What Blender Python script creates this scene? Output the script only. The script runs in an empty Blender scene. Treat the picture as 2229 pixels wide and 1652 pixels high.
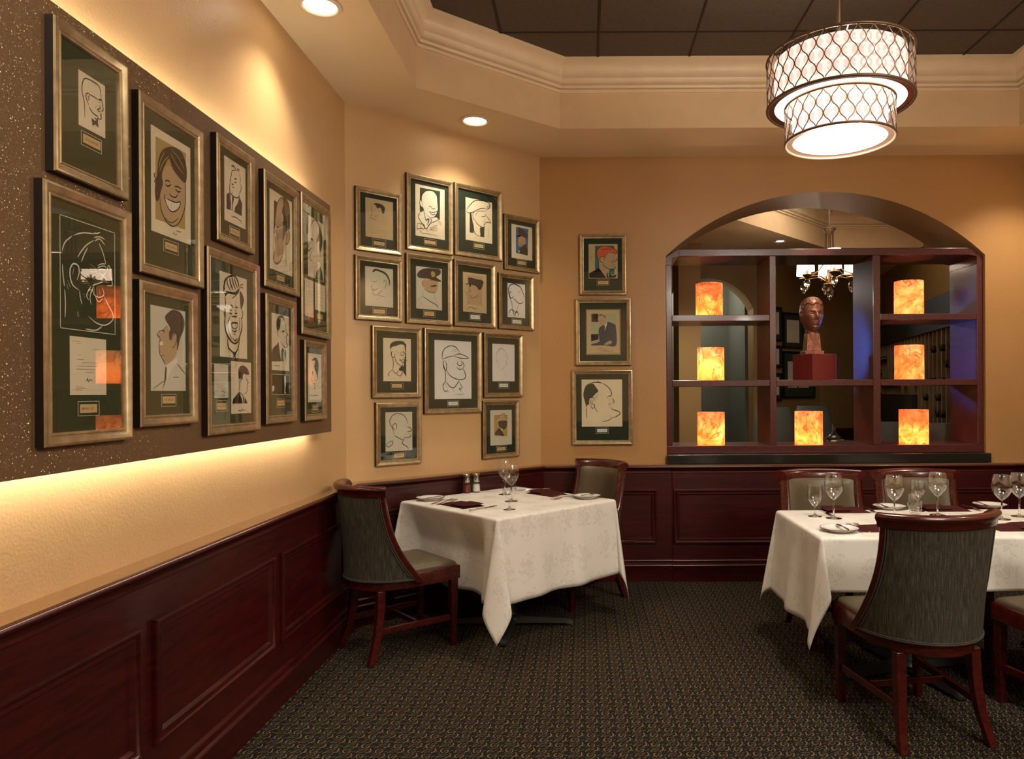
import bpy, bmesh, math, random
from math import sin, cos, pi, radians, sqrt, atan2
from mathutils import Vector, Matrix
from mathutils.geometry import tessellate_polygon

random.seed(7)
SC = bpy.context.scene
COL = SC.collection
V = Vector

# ------------------------------------------------------------------ camera
F = 1560.0                    # focal length in pixels of the 2229 px wide frame
PX, PY, ROLL, CAMZ = 1273.0, 855.0, 0.0055, 1.4
cr, sr = cos(ROLL), sin(ROLL)
cam = bpy.data.cameras.new('camera')
cam.sensor_width = 36.0
cam.lens = 36.0 * F / 2229.0
cam.shift_x = (1114.5 - PX) / 2229.0
cam.shift_y = (PY - 826.0) / 2229.0
cam.clip_start = 0.02
camo = bpy.data.objects.new('camera', cam)
COL.objects.link(camo)
camo.matrix_world = Matrix(((cr, sr, 0, 0), (0, 0, -1, 0), (-sr, cr, 0, CAMZ), (0, 0, 0, 1)))
SC.camera = camo


def ray(x, y):
    u = (x - PX) / F
    v = (PY - y) / F
    return V((u * cr + v * sr, 1.0, -u * sr + v * cr))


def atY(x, y, Y):
    r = ray(x, y)
    return V((r.x * Y, Y, CAMZ + r.z * Y))


def atZ(x, y, z=0.0):
    r = ray(x, y)
    t = (z - CAMZ) / r.z
    return V((r.x * t, t, z))


class Plane:
    """a vertical wall plane: O a point, ex the viewer's right along the wall, n into the room"""
    def __init__(self, O, ex):
        self.O = V((O[0], O[1], 0))
        self.ex = V((ex[0], ex[1], 0)).normalized()
        self.n = V((self.ex.y, -self.ex.x, 0))
        self.ang = atan2(self.ex.y, self.ex.x)

    def hit(self, x, y, off=0.0):
        r = ray(x, y)
        c = V((0, 0, CAMZ))
        P0 = self.O + self.n * off
        t = (P0 - c).dot(self.n) / r.dot(self.n)
        p = c + r * t
        return ((p - self.O).dot(self.ex), p.z)

    def pt(self, s, n, z):
        return self.O + self.ex * s + self.n * n + V((0, 0, z))


# ------------------------------------------------------------------ materials
def nt(name):
    m = bpy.data.materials.new(name)
    m.use_nodes = True
    t = m.node_tree
    t.nodes.clear()
    out = t.nodes.new('ShaderNodeOutputMaterial')
    return m, t, out


def node(t, typ, **kw):
    n = t.nodes.new(typ)
    for k, v in kw.items():
        if k.startswith('_'):
            setattr(n, k[1:], v)
        else:
            kk = k.replace('__', ' ')
            if kk.isdigit():
                kk = int(kk)
            s = n.inputs[kk]
            if hasattr(v, 'is_linked') or isinstance(v, bpy.types.NodeSocket):
                t.links.new(v, s)
            else:
                s.default_value = v
    return n


def lk(t, a, b):
    t.links.new(a, b)


def mth(t, op, a, b=None, c=None):
    n = t.nodes.new('ShaderNodeMath')
    n.operation = op
    for i, v in enumerate((a, b, c)):
        if v is None:
            continue
        if isinstance(v, bpy.types.NodeSocket):
            t.links.new(v, n.inputs[i])
        else:
            n.inputs[i].default_value = v
    return n.outputs[0]


def rgb(c):
    return (c[0], c[1], c[2], 1.0)


def ramp(t, fac, stops):
    n = t.nodes.new('ShaderNodeValToRGB')
    cr_ = n.color_ramp
    while len(cr_.elements) > 1:
        cr_.elements.remove(cr_.elements[-1])
    cr_.elements[0].position = stops[0][0]
    cr_.elements[0].color = rgb(stops[0][1])
    for p, c in stops[1:]:
        e = cr_.elements.new(p)
        e.color = rgb(c)
    t.links.new(fac, n.inputs[0])
    return n.outputs[0]


def noise(t, scale, vec=None, detail=3.0, rough=0.5, dist=0.0):
    n = t.nodes.new('ShaderNodeTexNoise')
    n.inputs['Scale'].default_value = scale
    n.inputs['Detail'].default_value = detail
    n.inputs['Roughness'].default_value = rough
    n.inputs['Distortion'].default_value = dist
    if vec is not None:
        t.links.new(vec, n.inputs['Vector'])
    return n


def objco(t, scale=None):
    n = t.nodes.new('ShaderNodeTexCoord')
    o = n.outputs['Object']
    if scale is not None:
        m = t.nodes.new('ShaderNodeMapping')
        m.inputs['Scale'].default_value = scale
        t.links.new(o, m.inputs['Vector'])
        o = m.outputs[0]
    return o


def bsdf(t, out, color=None, rough=0.5, metal=0.0, spec=0.5, coat=0.0, normal=None):
    b = t.nodes.new('ShaderNodeBsdfPrincipled')
    if isinstance(color, bpy.types.NodeSocket):
        t.links.new(color, b.inputs['Base Color'])
    elif color is not None:
        b.inputs['Base Color'].default_value = rgb(color)
    if isinstance(rough, bpy.types.NodeSocket):
        t.links.new(rough, b.inputs['Roughness'])
    else:
        b.inputs['Roughness'].default_value = rough
    b.inputs['Metallic'].default_value = metal
    b.inputs['Specular IOR Level'].default_value = spec
    b.inputs['Coat Weight'].default_value = coat
    b.inputs['Coat Roughness'].default_value = 0.08
    if normal is not None:
        t.links.new(normal, b.inputs['Normal'])
    t.links.new(b.outputs[0], out.inputs[0])
    return b


def bump(t, h, strength=0.3, dist=0.002):
    n = t.nodes.new('ShaderNodeBump')
    n.inputs['Strength'].default_value = strength
    n.inputs['Distance'].default_value = dist
    t.links.new(h, n.inputs['Height'])
    return n.outputs[0]


def simple(name, color, rough=0.5, metal=0.0, spec=0.5, coat=0.0, var=0.0, vscale=8.0, bmp=0.0, bscale=60.0, bdist=0.002):
    m, t, out = nt(name)
    col = color
    o = objco(t)
    if var > 0:
        n = noise(t, vscale, o, 4)
        lo = tuple(c * (1 - var) for c in color)
        hi = tuple(min(1, c * (1 + var)) for c in color)
        col = ramp(t, n.outputs[0], [(0.3, lo), (0.7, hi)])
    nm = None
    if bmp > 0:
        n2 = noise(t, bscale, o, 2)
        nm = bump(t, n2.outputs[0], bmp, bdist)
    bsdf(t, out, col, rough, metal, spec, coat, nm)
    return m


def emit(name, color, strength):
    m, t, out = nt(name)
    e = node(t, 'ShaderNodeEmission', Color=rgb(color), Strength=strength)
    lk(t, e.outputs[0], out.inputs[0])
    return m


M = {}


def wallpaint(name, color, rough=0.5, bstr=0.26, bscale=105.0):
    m, t, out = nt(name)
    o = objco(t)
    n = noise(t, 1.3, o, 3)
    col = ramp(t, n.outputs[0], [(0.3, tuple(c * 0.93 for c in color)), (0.7, tuple(c * 1.05 for c in color))])
    n2 = noise(t, bscale, o, 2.0, 0.5)
    nm = bump(t, n2.outputs[0], bstr, 0.006)
    bsdf(t, out, col, rough, 0, 0.35, 0, nm)
    return m


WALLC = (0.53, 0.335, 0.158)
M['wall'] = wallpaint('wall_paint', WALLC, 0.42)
M['wallback'] = wallpaint('wall_paint_warm_dim', (0.41, 0.218, 0.078), 0.42)  # same wall paint, with its warmer, dimmer light put into the colour
M['ledge'] = simple('ledge_wood_top', (0.20, 0.095, 0.035), 0.22, coat=0.6)
M['soffit'] = wallpaint('soffit_paint', (0.76, 0.58, 0.35), 0.55, 0.08, 120)
M['crown'] = simple('crown_paint', (0.74, 0.57, 0.37), 0.45, var=0.04)
M['fascia'] = simple('fascia_paint', (0.66, 0.46, 0.26), 0.5, var=0.04)


def wood(name, dark, light, rough=0.22, coat=0.35, sc=(2.0, 2.0, 22.0)):
    m, t, out = nt(name)
    o = objco(t, sc)
    n = noise(t, 3.0, o, 5, 0.6, 1.2)
    big = noise(t, 0.9, objco(t), 2)
    f = mth(t, 'ADD', mth(t, 'MULTIPLY', n.outputs[0], 0.7), mth(t, 'MULTIPLY', big.outputs[0], 0.4))
    col = ramp(t, f, [(0.35, dark), (0.75, light)])
    bsdf(t, out, col, rough, 0, 0.5, coat)
    return m


M['mahog'] = wood('mahogany_panelling', (0.014, 0.0013, 0.0012), (0.066, 0.0046, 0.0046), 0.33, 0.15, (1.2, 1.2, 14))
M['mahog_shelf'] = wood('mahogany_shelf', (0.040, 0.008, 0.009), (0.105, 0.020, 0.020), 0.28, 0.25, (14, 1.5, 14))
M['chairwood'] = wood('chair_wood', (0.018, 0.0018, 0.0013), (0.080, 0.0065, 0.0045), 0.24, 0.3, (6, 6, 14))
M['sill'] = simple('dark_sill', (0.010, 0.010, 0.008), 0.25, coat=0.3)


def carpet():
    m, t, out = nt('patterned_carpet')
    o = objco(t)

    # a woven repeat, 64 x 80 mm: hooked ochre strokes with fainter dashes between them
    nz = noise(t, 16, o, 1)
    ad = node(t, 'ShaderNodeVectorMath', _operation='MULTIPLY_ADD')
    lk(t, nz.outputs['Color'], ad.inputs[0])
    ad.inputs[1].default_value = (0.016, 0.016, 0)
    lk(t, o, ad.inputs[2])
    sx = node(t, 'ShaderNodeSeparateXYZ', Vector=ad.outputs[0])
    u = mth(t, 'DIVIDE', sx.outputs[0], 0.064)
    cu_ = mth(t, 'FLOOR', u)
    half = mth(t, 'MULTIPLY', mth(t, 'MODULO', mth(t, 'ADD', cu_, 400.0), 2.0), 0.5)
    v = mth(t, 'ADD', mth(t, 'DIVIDE', sx.outputs[1], 0.080), half)
    pv = node(t, 'ShaderNodeCombineXYZ', X=mth(t, 'FRACT', u), Y=mth(t, 'FRACT', v))

    def dash(ax, ay, bx, by, w):
        dx, dy = bx - ax, by - ay
        l2 = dx * dx + dy * dy
        q = node(t, 'ShaderNodeVectorMath', _operation='SUBTRACT')
        lk(t, pv.outputs[0], q.inputs[0])
        q.inputs[1].default_value = (ax, ay, 0)
        dt = node(t, 'ShaderNodeVectorMath', _operation='DOT_PRODUCT')
        lk(t, q.outputs[0], dt.inputs[0])
        dt.inputs[1].default_value = (dx / l2, dy / l2, 0)
        cl = node(t, 'ShaderNodeClamp', Value=dt.outputs['Value'])
        sc = node(t, 'ShaderNodeVectorMath', _operation='SCALE')
        sc.inputs[0].default_value = (dx, dy, 0)
        lk(t, cl.outputs[0], sc.inputs['Scale'])
        ds = node(t, 'ShaderNodeVectorMath', _operation='DISTANCE')
        lk(t, q.outputs[0], ds.inputs[0])
        lk(t, sc.outputs[0], ds.inputs[1])
        return mth(t, 'SUBTRACT', ds.outputs['Value'], w)

    def group(L):
        f = None
        for a in L:
            d = dash(*a)
            f = d if f is None else mth(t, 'MINIMUM', f, d)
        return mth(t, 'LESS_THAN', f, 0.0)
    bright = group([(.62, .06, .80, .16, .030), (.80, .16, .86, .32, .040), (.86, .32, .80, .48, .030), (.30, .54, .18, .66, .030), (.18, .66, .18, .80, .040), (.18, .80, .30, .92, .026),
                    (.50, .50, .62, .62, .030), (.62, .62, .64, .76, .030), (.04, .06, .14, .16, .028)])
    faint = group([(.10, .20, .34, .26, .026), (.14, .34, .44, .40, .026), (.42, .16, .58, .24, .024), (.50, .34, .66, .40, .024), (.40, .72, .62, .78, .026), (.44, .88, .70, .94, .026), (.36, .60, .46, .66, .024), (.22, .08, .40, .12, .024),
                   (.78, .66, .94, .74, .028), (.06, .48, .14, .56, .026), (.90, .10, .96, .20, .026)])
    fl = noise(t, 420, o, 1)
    br = mth(t, 'GREATER_THAN', fl.outputs[0], 0.42)
    mk = mth(t, 'MULTIPLY', bright, br)
    mk3 = mth(t, 'MULTIPLY', faint, br)
    pn = noise(t, 0.9, o, 2)
    base = ramp(t, fl.outputs[0], [(0.35, (0.0052, 0.0056, 0.0056)), (0.7, (0.014, 0.0138, 0.012))])
    mx = node(t, 'ShaderNodeMix', _data_type='RGBA')
    lk(t, mk3, mx.inputs[0])
    lk(t, base, mx.inputs[6])
    mx.inputs[7].default_value = (0.115, 0.078, 0.036, 1)
    mx2 = node(t, 'ShaderNodeMix', _data_type='RGBA')
    lk(t, mk, mx2.inputs[0])
    lk(t, mx.outputs[2], mx2.inputs[6])
    mx2.inputs[7].default_value = (0.225, 0.138, 0.054, 1)
    nm = bump(t, fl.outputs[0], 0.6, 0.004)
    bsdf(t, out, mx2.outputs[2], 0.95, 0, 0.15, 0, nm)
    return m


M['carpet'] = carpet()
M['tile'] = simple('ceiling_tile', (0.088, 0.060, 0.038), 0.9, var=0.12, vscale=40, bmp=0.3, bscale=300)
M['tbar'] = simple('tile_grid_metal', (0.014, 0.009, 0.006), 0.7)


def glitter():
    m, t, out = nt('glitter_panel')
    o = objco(t)
    v = node(t, 'ShaderNodeTexVoronoi', Vector=o, Scale=420.0)
    sc = node(t, 'ShaderNodeSeparateColor', Color=v.outputs['Color'])
    n = noise(t, 1.4, o, 3)
    base = ramp(t, n.outputs[0], [(0.3, (0.118, 0.066, 0.028)), (0.7, (0.150, 0.084, 0.036))])
    mk = mth(t, 'GREATER_THAN', sc.outputs[0], 0.55)
    nmv = node(t, 'ShaderNodeVectorMath', _operation='MULTIPLY_ADD')
    lk(t, v.outputs['Color'], nmv.inputs[0])
    nmv.inputs[1].default_value = (0.9, 0.9, 0.9)
    nmv.inputs[2].default_value = (-0.45, -0.45, -0.45)
    ge = node(t, 'ShaderNodeNewGeometry')
    ad = node(t, 'ShaderNodeVectorMath', _operation='ADD')
    lk(t, nmv.outputs[0], ad.inputs[0])
    lk(t, ge.outputs['Normal'], ad.inputs[1])
    nn = node(t, 'ShaderNodeVectorMath', _operation='NORMALIZE')
    lk(t, ad.outputs[0], nn.inputs[0])
    b = bsdf(t, out, base, 0.7, 0, 0.3)
    b2 = t.nodes.new('ShaderNodeBsdfPrincipled')
    b2.inputs['Base Color'].default_value = (0.62, 0.45, 0.26, 1)
    b2.inputs['Metallic'].default_value = 1.0
    b2.inputs['Roughness'].default_value = 0.25
    lk(t, nn.outputs[0], b2.inputs['Normal'])
    mx = node(t, 'ShaderNodeMixShader')
    lk(t, mth(t, 'MULTIPLY', mk, 0.16), mx.inputs[0])
    lk(t, b.outputs[0], mx.inputs[1])
    lk(t, b2.outputs[0], mx.inputs[2])
    lk(t, mx.outputs[0], out.inputs[0])
    return m


M['glitter'] = glitter()


def framemat():
    m, t, out = nt('champagne_frame')
    o = objco(t)
    n = noise(t, 30, o, 3)
    col = ramp(t, n.outputs[0], [(0.3, (0.33, 0.245, 0.125)), (0.7, (0.47, 0.36, 0.205))])
    n2 = noise(t, 180, o, 2)
    bsdf(t, out, col, 0.36, 0.75, 0.5, 0, bump(t, n2.outputs[0], 0.12, 0.001))
    return m


M['frame'] = framemat()
M['frameside'] = simple('frame_dark_side', (0.010, 0.006, 0.004), 0.5)
M['mat'] = simple('olive_mat_board', (0.050, 0.054, 0.022), 0.85, spec=0.2)
M['mat2'] = simple('dark_green_mat_board', (0.024, 0.034, 0.020), 0.85, spec=0.2)
M['paper'] = simple('cream_paper', (0.72, 0.61, 0.44), 0.85, var=0.05, vscale=6)
M['paper2'] = simple('grey_paper', (0.58, 0.54, 0.43), 0.85, var=0.05, vscale=6)
M['paper3'] = simple('tan_paper', (0.52, 0.39, 0.22), 0.85, var=0.05, vscale=6)
M['paperb'] = simple('cool_white_paper', (0.74, 0.72, 0.69), 0.85, var=0.04, vscale=6)
M['plate'] = simple('name_card', (0.62, 0.40, 0.17), 0.6)
M['k'] = simple('black_ink', (0.009, 0.008, 0.006), 0.8, spec=0.2)
M['g'] = simple('pencil_grey', (0.10, 0.085, 0.06), 0.8)
M['b'] = simple('blue_gouache', (0.020, 0.135, 0.36), 0.7)
M['o'] = simple('orange_gouache', (0.56, 0.105, 0.035), 0.7)
M['y'] = simple('ochre_wash', (0.40, 0.27, 0.075), 0.8)
M['w'] = simple('white_gouache', (0.72, 0.66, 0.52), 0.8)
M['n'] = simple('brown_wash', (0.048, 0.030, 0.017), 0.8)
M['d'] = simple('green_black_ink', (0.024, 0.034, 0.020), 0.8)
M['s'] = simple('flesh_wash', (0.46, 0.31, 0.175), 0.8)
M['t'] = simple('teal_gouache', (0.018, 0.145, 0.195), 0.7)
M['u'] = simple('photo_navy', (0.020, 0.028, 0.050), 0.6)
M['v'] = simple('photo_pale_green', (0.36, 0.38, 0.23), 0.6)
M['c'] = simple('cream_line', (0.62, 0.58, 0.42), 0.7)


def pane(name, ior=1.5, rough=0.0, tint=(1, 1, 1), k=1.0):
    m, t, out = nt(name)
    ge = node(t, 'ShaderNodeNewGeometry')
    # a thin sheet does not bend the ray: both faces reflect like the outer one
    io = mth(t, 'ADD', ior, mth(t, 'MULTIPLY', ge.outputs['Backfacing'], 1.0 / ior - ior))
    fr = node(t, 'ShaderNodeFresnel', IOR=io)
    f = mth(t, 'MULTIPLY', fr.outputs[0], k)
    tr = node(t, 'ShaderNodeBsdfTransparent', Color=rgb(tint))
    gl = node(t, 'ShaderNodeBsdfGlossy', Color=(1, 1, 1, 1), Roughness=rough)
    mx = node(t, 'ShaderNodeMixShader')
    lk(t, f, mx.inputs[0])
    lk(t, tr.outputs[0], mx.inputs[1])
    lk(t, gl.outputs[0], mx.inputs[2])
    lk(t, mx.outputs[0], out.inputs[0])
    return m


M['pane'] = pane('picture_glass', 1.5, 0.0, (0.97, 0.98, 0.97), 1.0)
M['thin'] = pane('thin_glass', 1.5, 0.0, (0.985, 0.99, 0.985), 1.3)


def glassmat():
    m, t, out = nt('clear_glass')
    b = node(t, 'ShaderNodeBsdfGlass', Color=(0.97, 0.985, 0.975, 1), Roughness=0.0, IOR=1.45)
    lk(t, b.outputs[0], out.inputs[0])
    return m


M['glass'] = glassmat()
M['steel'] = simple('polished_steel', (0.62, 0.58, 0.52), 0.16, 1.0)
M['castiron'] = simple('black_cast_iron', (0.028, 0.030, 0.028), 0.38, 0.3)
M['china'] = simple('white_china', (0.74, 0.70, 0.66), 0.12, coat=0.4)
M['rim'] = simple('dark_rim_glaze', (0.03, 0.02, 0.015), 0.15)
M['napkin'] = simple('burgundy_napkin', (0.052, 0.0125, 0.0105), 0.95, spec=0.08, bmp=0.3, bscale=500, bdist=0.001)
M['pepper'] = simple('red_peppercorns', (0.16, 0.012, 0.008), 0.5, var=0.5, vscale=220, bmp=0.8, bscale=220)
M['salt'] = simple('salt', (0.75, 0.72, 0.68), 0.8, bmp=0.6, bscale=260)


def cloth():
    m, t, out = nt('damask_tablecloth')
    uv = node(t, 'ShaderNodeUVMap')
    o = uv.outputs[0]
    mp = node(t, 'ShaderNodeMapping', Vector=o, Scale=(6.6, 5.2, 1))
    vo = node(t, 'ShaderNodeTexVoronoi', _voronoi_dimensions='2D', Vector=mp.outputs[0], Scale=1.0, Randomness=0.35)
    sub = node(t, 'ShaderNodeVectorMath', _operation='SUBTRACT')
    lk(t, mp.outputs[0], sub.inputs[0])
    lk(t, vo.outputs['Position'], sub.inputs[1])
    sx = node(t, 'ShaderNodeSeparateXYZ', Vector=sub.outputs[0])
    ang = mth(t, 'ARCTAN2', sx.outputs[1], sx.outputs[0])
    d = vo.outputs['Distance']
    pet = mth(t, 'ADD', 0.27, mth(t, 'MULTIPLY', mth(t, 'SINE', mth(t, 'ADD', mth(t, 'MULTIPLY', ang, 5.0), mth(t, 'MULTIPLY', d, 9.0))), 0.085))
    inside = mth(t, 'LESS_THAN', d, pet)
    nd = noise(t, 34, o, 2)
    swirl = mth(t, 'SINE', mth(t, 'ADD', mth(t, 'MULTIPLY', d, 46.0), mth(t, 'MULTIPLY', nd.outputs[0], 22.0)))
    veins = mth(t, 'GREATER_THAN', swirl, -0.25)
    n = noise(t, 32, o, 2)
    leaf = mth(t, 'MULTIPLY', mth(t, 'GREATER_THAN', n.outputs[0], 0.58), mth(t, 'LESS_THAN', d, 0.46))
    mk = mth(t, 'MAXIMUM', mth(t, 'MULTIPLY', inside, veins), leaf)
    mx = node(t, 'ShaderNodeMix', _data_type='RGBA')
    lk(t, mk, mx.inputs[0])
    mx.inputs[6].default_value = (0.70, 0.67, 0.62, 1)
    mx.inputs[7].default_value = (0.625, 0.598, 0.53, 1)
    rg = mth(t, 'ADD', 0.62, mth(t, 'MULTIPLY', mk, -0.25))
    wv = noise(t, 900, o, 1)
    bsdf(t, out, mx.outputs[2], rg, 0, 0.3, 0, bump(t, wv.outputs[0], 0.1, 0.0005))
    return m


M['cloth'] = cloth()


def stripefab():
    m, t, out = nt('striped_chair_fabric')
    at = node(t, 'ShaderNodeUVMap')
    mp = node(t, 'ShaderNodeMapping', Vector=at.outputs[0], Scale=(75, 3.0, 1))
    n = noise(t, 2.2, mp.outputs[0], 4, 0.7)
    mp2 = node(t, 'ShaderNodeMapping', Vector=at.outputs[0], Scale=(260, 40, 1))
    n2 = noise(t, 2.0, mp2.outputs[0], 2)
    f = mth(t, 'ADD', mth(t, 'MULTIPLY', n.outputs[0], 0.75), mth(t, 'MULTIPLY', n2.outputs[0], 0.3))
    col = ramp(t, f, [(0.36, (0.010, 0.009, 0.0075)), (0.52, (0.038, 0.033, 0.024)), (0.72, (0.115, 0.098, 0.066))])
    bsdf(t, out, col, 0.75, 0, 0.25, 0, bump(t, f, 0.25, 0.001))
    return m


M['fabric'] = stripefab()
M['welt'] = simple('fabric_welt', (0.042, 0.038, 0.028), 0.7)
M['vinyl'] = simple('taupe_vinyl', (0.092, 0.068, 0.038), 0.42, var=0.06, vscale=5, bmp=0.15, bscale=400)


def onyx():
    m, t, out = nt('lit_onyx')
    o = objco(t)
    oi = node(t, 'ShaderNodeObjectInfo')
    off = node(t, 'ShaderNodeVectorMath', _operation='MULTIPLY_ADD')
    cmb = node(t, 'ShaderNodeCombineXYZ', X=oi.outputs['Random'], Y=oi.outputs['Random'], Z=oi.outputs['Random'])
    lk(t, cmb.outputs[0], off.inputs[0])
    off.inputs[1].default_value = (13.0, 7.0, 3.0)
    lk(t, o, off.inputs[2])
    p = off.outputs[0]
    n = noise(t, 8.0, p, 4, 0.55, 1.4)
    n2 = noise(t, 3.2, p, 2, 0.5, 0.5)
    vn = noise(t, 5.5, p, 3, 0.5, 1.8)
    vein = mth(t, 'ABSOLUTE', mth(t, 'SUBTRACT', vn.outputs[0], 0.5))
    vm = mth(t, 'MINIMUM', mth(t, 'MULTIPLY', vein, 40.0), 1.0)
    f = mth(t, 'ADD', mth(t, 'MULTIPLY', n.outputs[0], 0.6), mth(t, 'MULTIPLY', n2.outputs[0], 0.45))
    col = ramp(t, f, [(0.32, (0.54, 0.14, 0.036)), (0.46, (0.80, 0.30, 0.09)), (0.57, (0.94, 0.50, 0.19)), (0.70, (0.99, 0.72, 0.38))])
    mx = node(t, 'ShaderNodeMix', _data_type='RGBA')
    lk(t, vm, mx.inputs[0])
    mx.inputs[6].default_value = (0.36, 0.12, 0.04, 1)
    lk(t, col, mx.inputs[7])
    tr = node(t, 'ShaderNodeBsdfTranslucent', Color=mx.outputs[2])
    df = node(t, 'ShaderNodeBsdfPrincipled', Roughness=0.25)
    lk(t, mx.outputs[2], df.inputs['Base Color'])
    ms = node(t, 'ShaderNodeMixShader')
    ms.inputs[0].default_value = 0.3
    lk(t, tr.outputs[0], ms.inputs[1])
    lk(t, df.outputs[0], ms.inputs[2])
    em = node(t, 'ShaderNodeEmission', Color=mx.outputs[2], Strength=0.30)
    ad = node(t, 'ShaderNodeAddShader')
    lk(t, ms.outputs[0], ad.inputs[0])
    lk(t, em.outputs[0], ad.inputs[1])
    lk(t, ad.outputs[0], out.inputs[0])
    return m


M['onyx'] = onyx()
M['bronze'] = simple('bronze_patina', (0.27, 0.105, 0.060), 0.36, 0.5, var=0.4, vscale=22, bmp=0.6, bscale=90, bdist=0.004)
M['redbox'] = simple('red_lacquer_box', (0.15, 0.018, 0.014), 0.35, coat=0.2)
M['champ'] = simple('champagne_metal', (0.20, 0.13, 0.085), 0.42, 0.75)


def crystalmat():
    m, t, out = nt('crystal_disc')
    tr = node(t, 'ShaderNodeBsdfTransparent', Color=(1, .95, .92, 1))
    tl = node(t, 'ShaderNodeBsdfTranslucent', Color=(.95, .86, .80, 1))
    mx = node(t, 'ShaderNodeMixShader')
    mx.inputs[0].default_value = .12
    lk(t, tr.outputs[0], mx.inputs[1])
    lk(t, tl.outputs[0], mx.inputs[2])
    gl = node(t, 'ShaderNodeBsdfGlossy', Color=(1, .9, .85, 1), Roughness=.08)
    m2 = node(t, 'ShaderNodeMixShader')
    m2.inputs[0].default_value = .09
    lk(t, mx.outputs[0], m2.inputs[1])
    lk(t, gl.outputs[0], m2.inputs[2])
    lk(t, m2.outputs[0], out.inputs[0])
    return m


M['crystal'] = crystalmat()
M['shade'] = emit('lit_pink_white_shade', (1.0, 0.80, 0.69), 0.92)
M['shade_low'] = emit('lit_white_shade', (1.0, 0.90, 0.84), 0.95)
M['diff'] = emit('lit_diffuser', (1.0, 0.80, 0.58), 6.0)
M['led'] = emit('led_strip_light', (1.0, 0.93, 0.77), 32.0)
M['lamp'] = emit('downlight_lamp', (1.0, 0.85, 0.66), 14.0)
M['whitetrim'] = simple('white_trim_ring', (0.70, 0.55, 0.40), 0.3)
M['greyfab'] = simple('grey_leather', (0.050, 0.055, 0.048), 0.5)
M['greywall'] = simple('grey_room_paint', (0.115, 0.125, 0.105), 0.7)
M['black'] = simple('black_paint', (0.008, 0.007, 0.006), 0.5)
M['rack'] = simple('pale_rack_wood', (0.155, 0.105, 0.048), 0.6, var=0.2)
M['bottle'] = simple('dark_bottle', (0.008, 0.007, 0.006), 0.15)
M['brass'] = simple('antique_brass', (0.30, 0.18, 0.075), 0.3, 0.95)
M['shade2'] = emit('small_lit_shade', (1.0, 0.72, 0.52), 3.2)
M['backwall'] = wallpaint('back_room_paint', (0.25, 0.155, 0.055), 0.5, 0.2)


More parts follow.
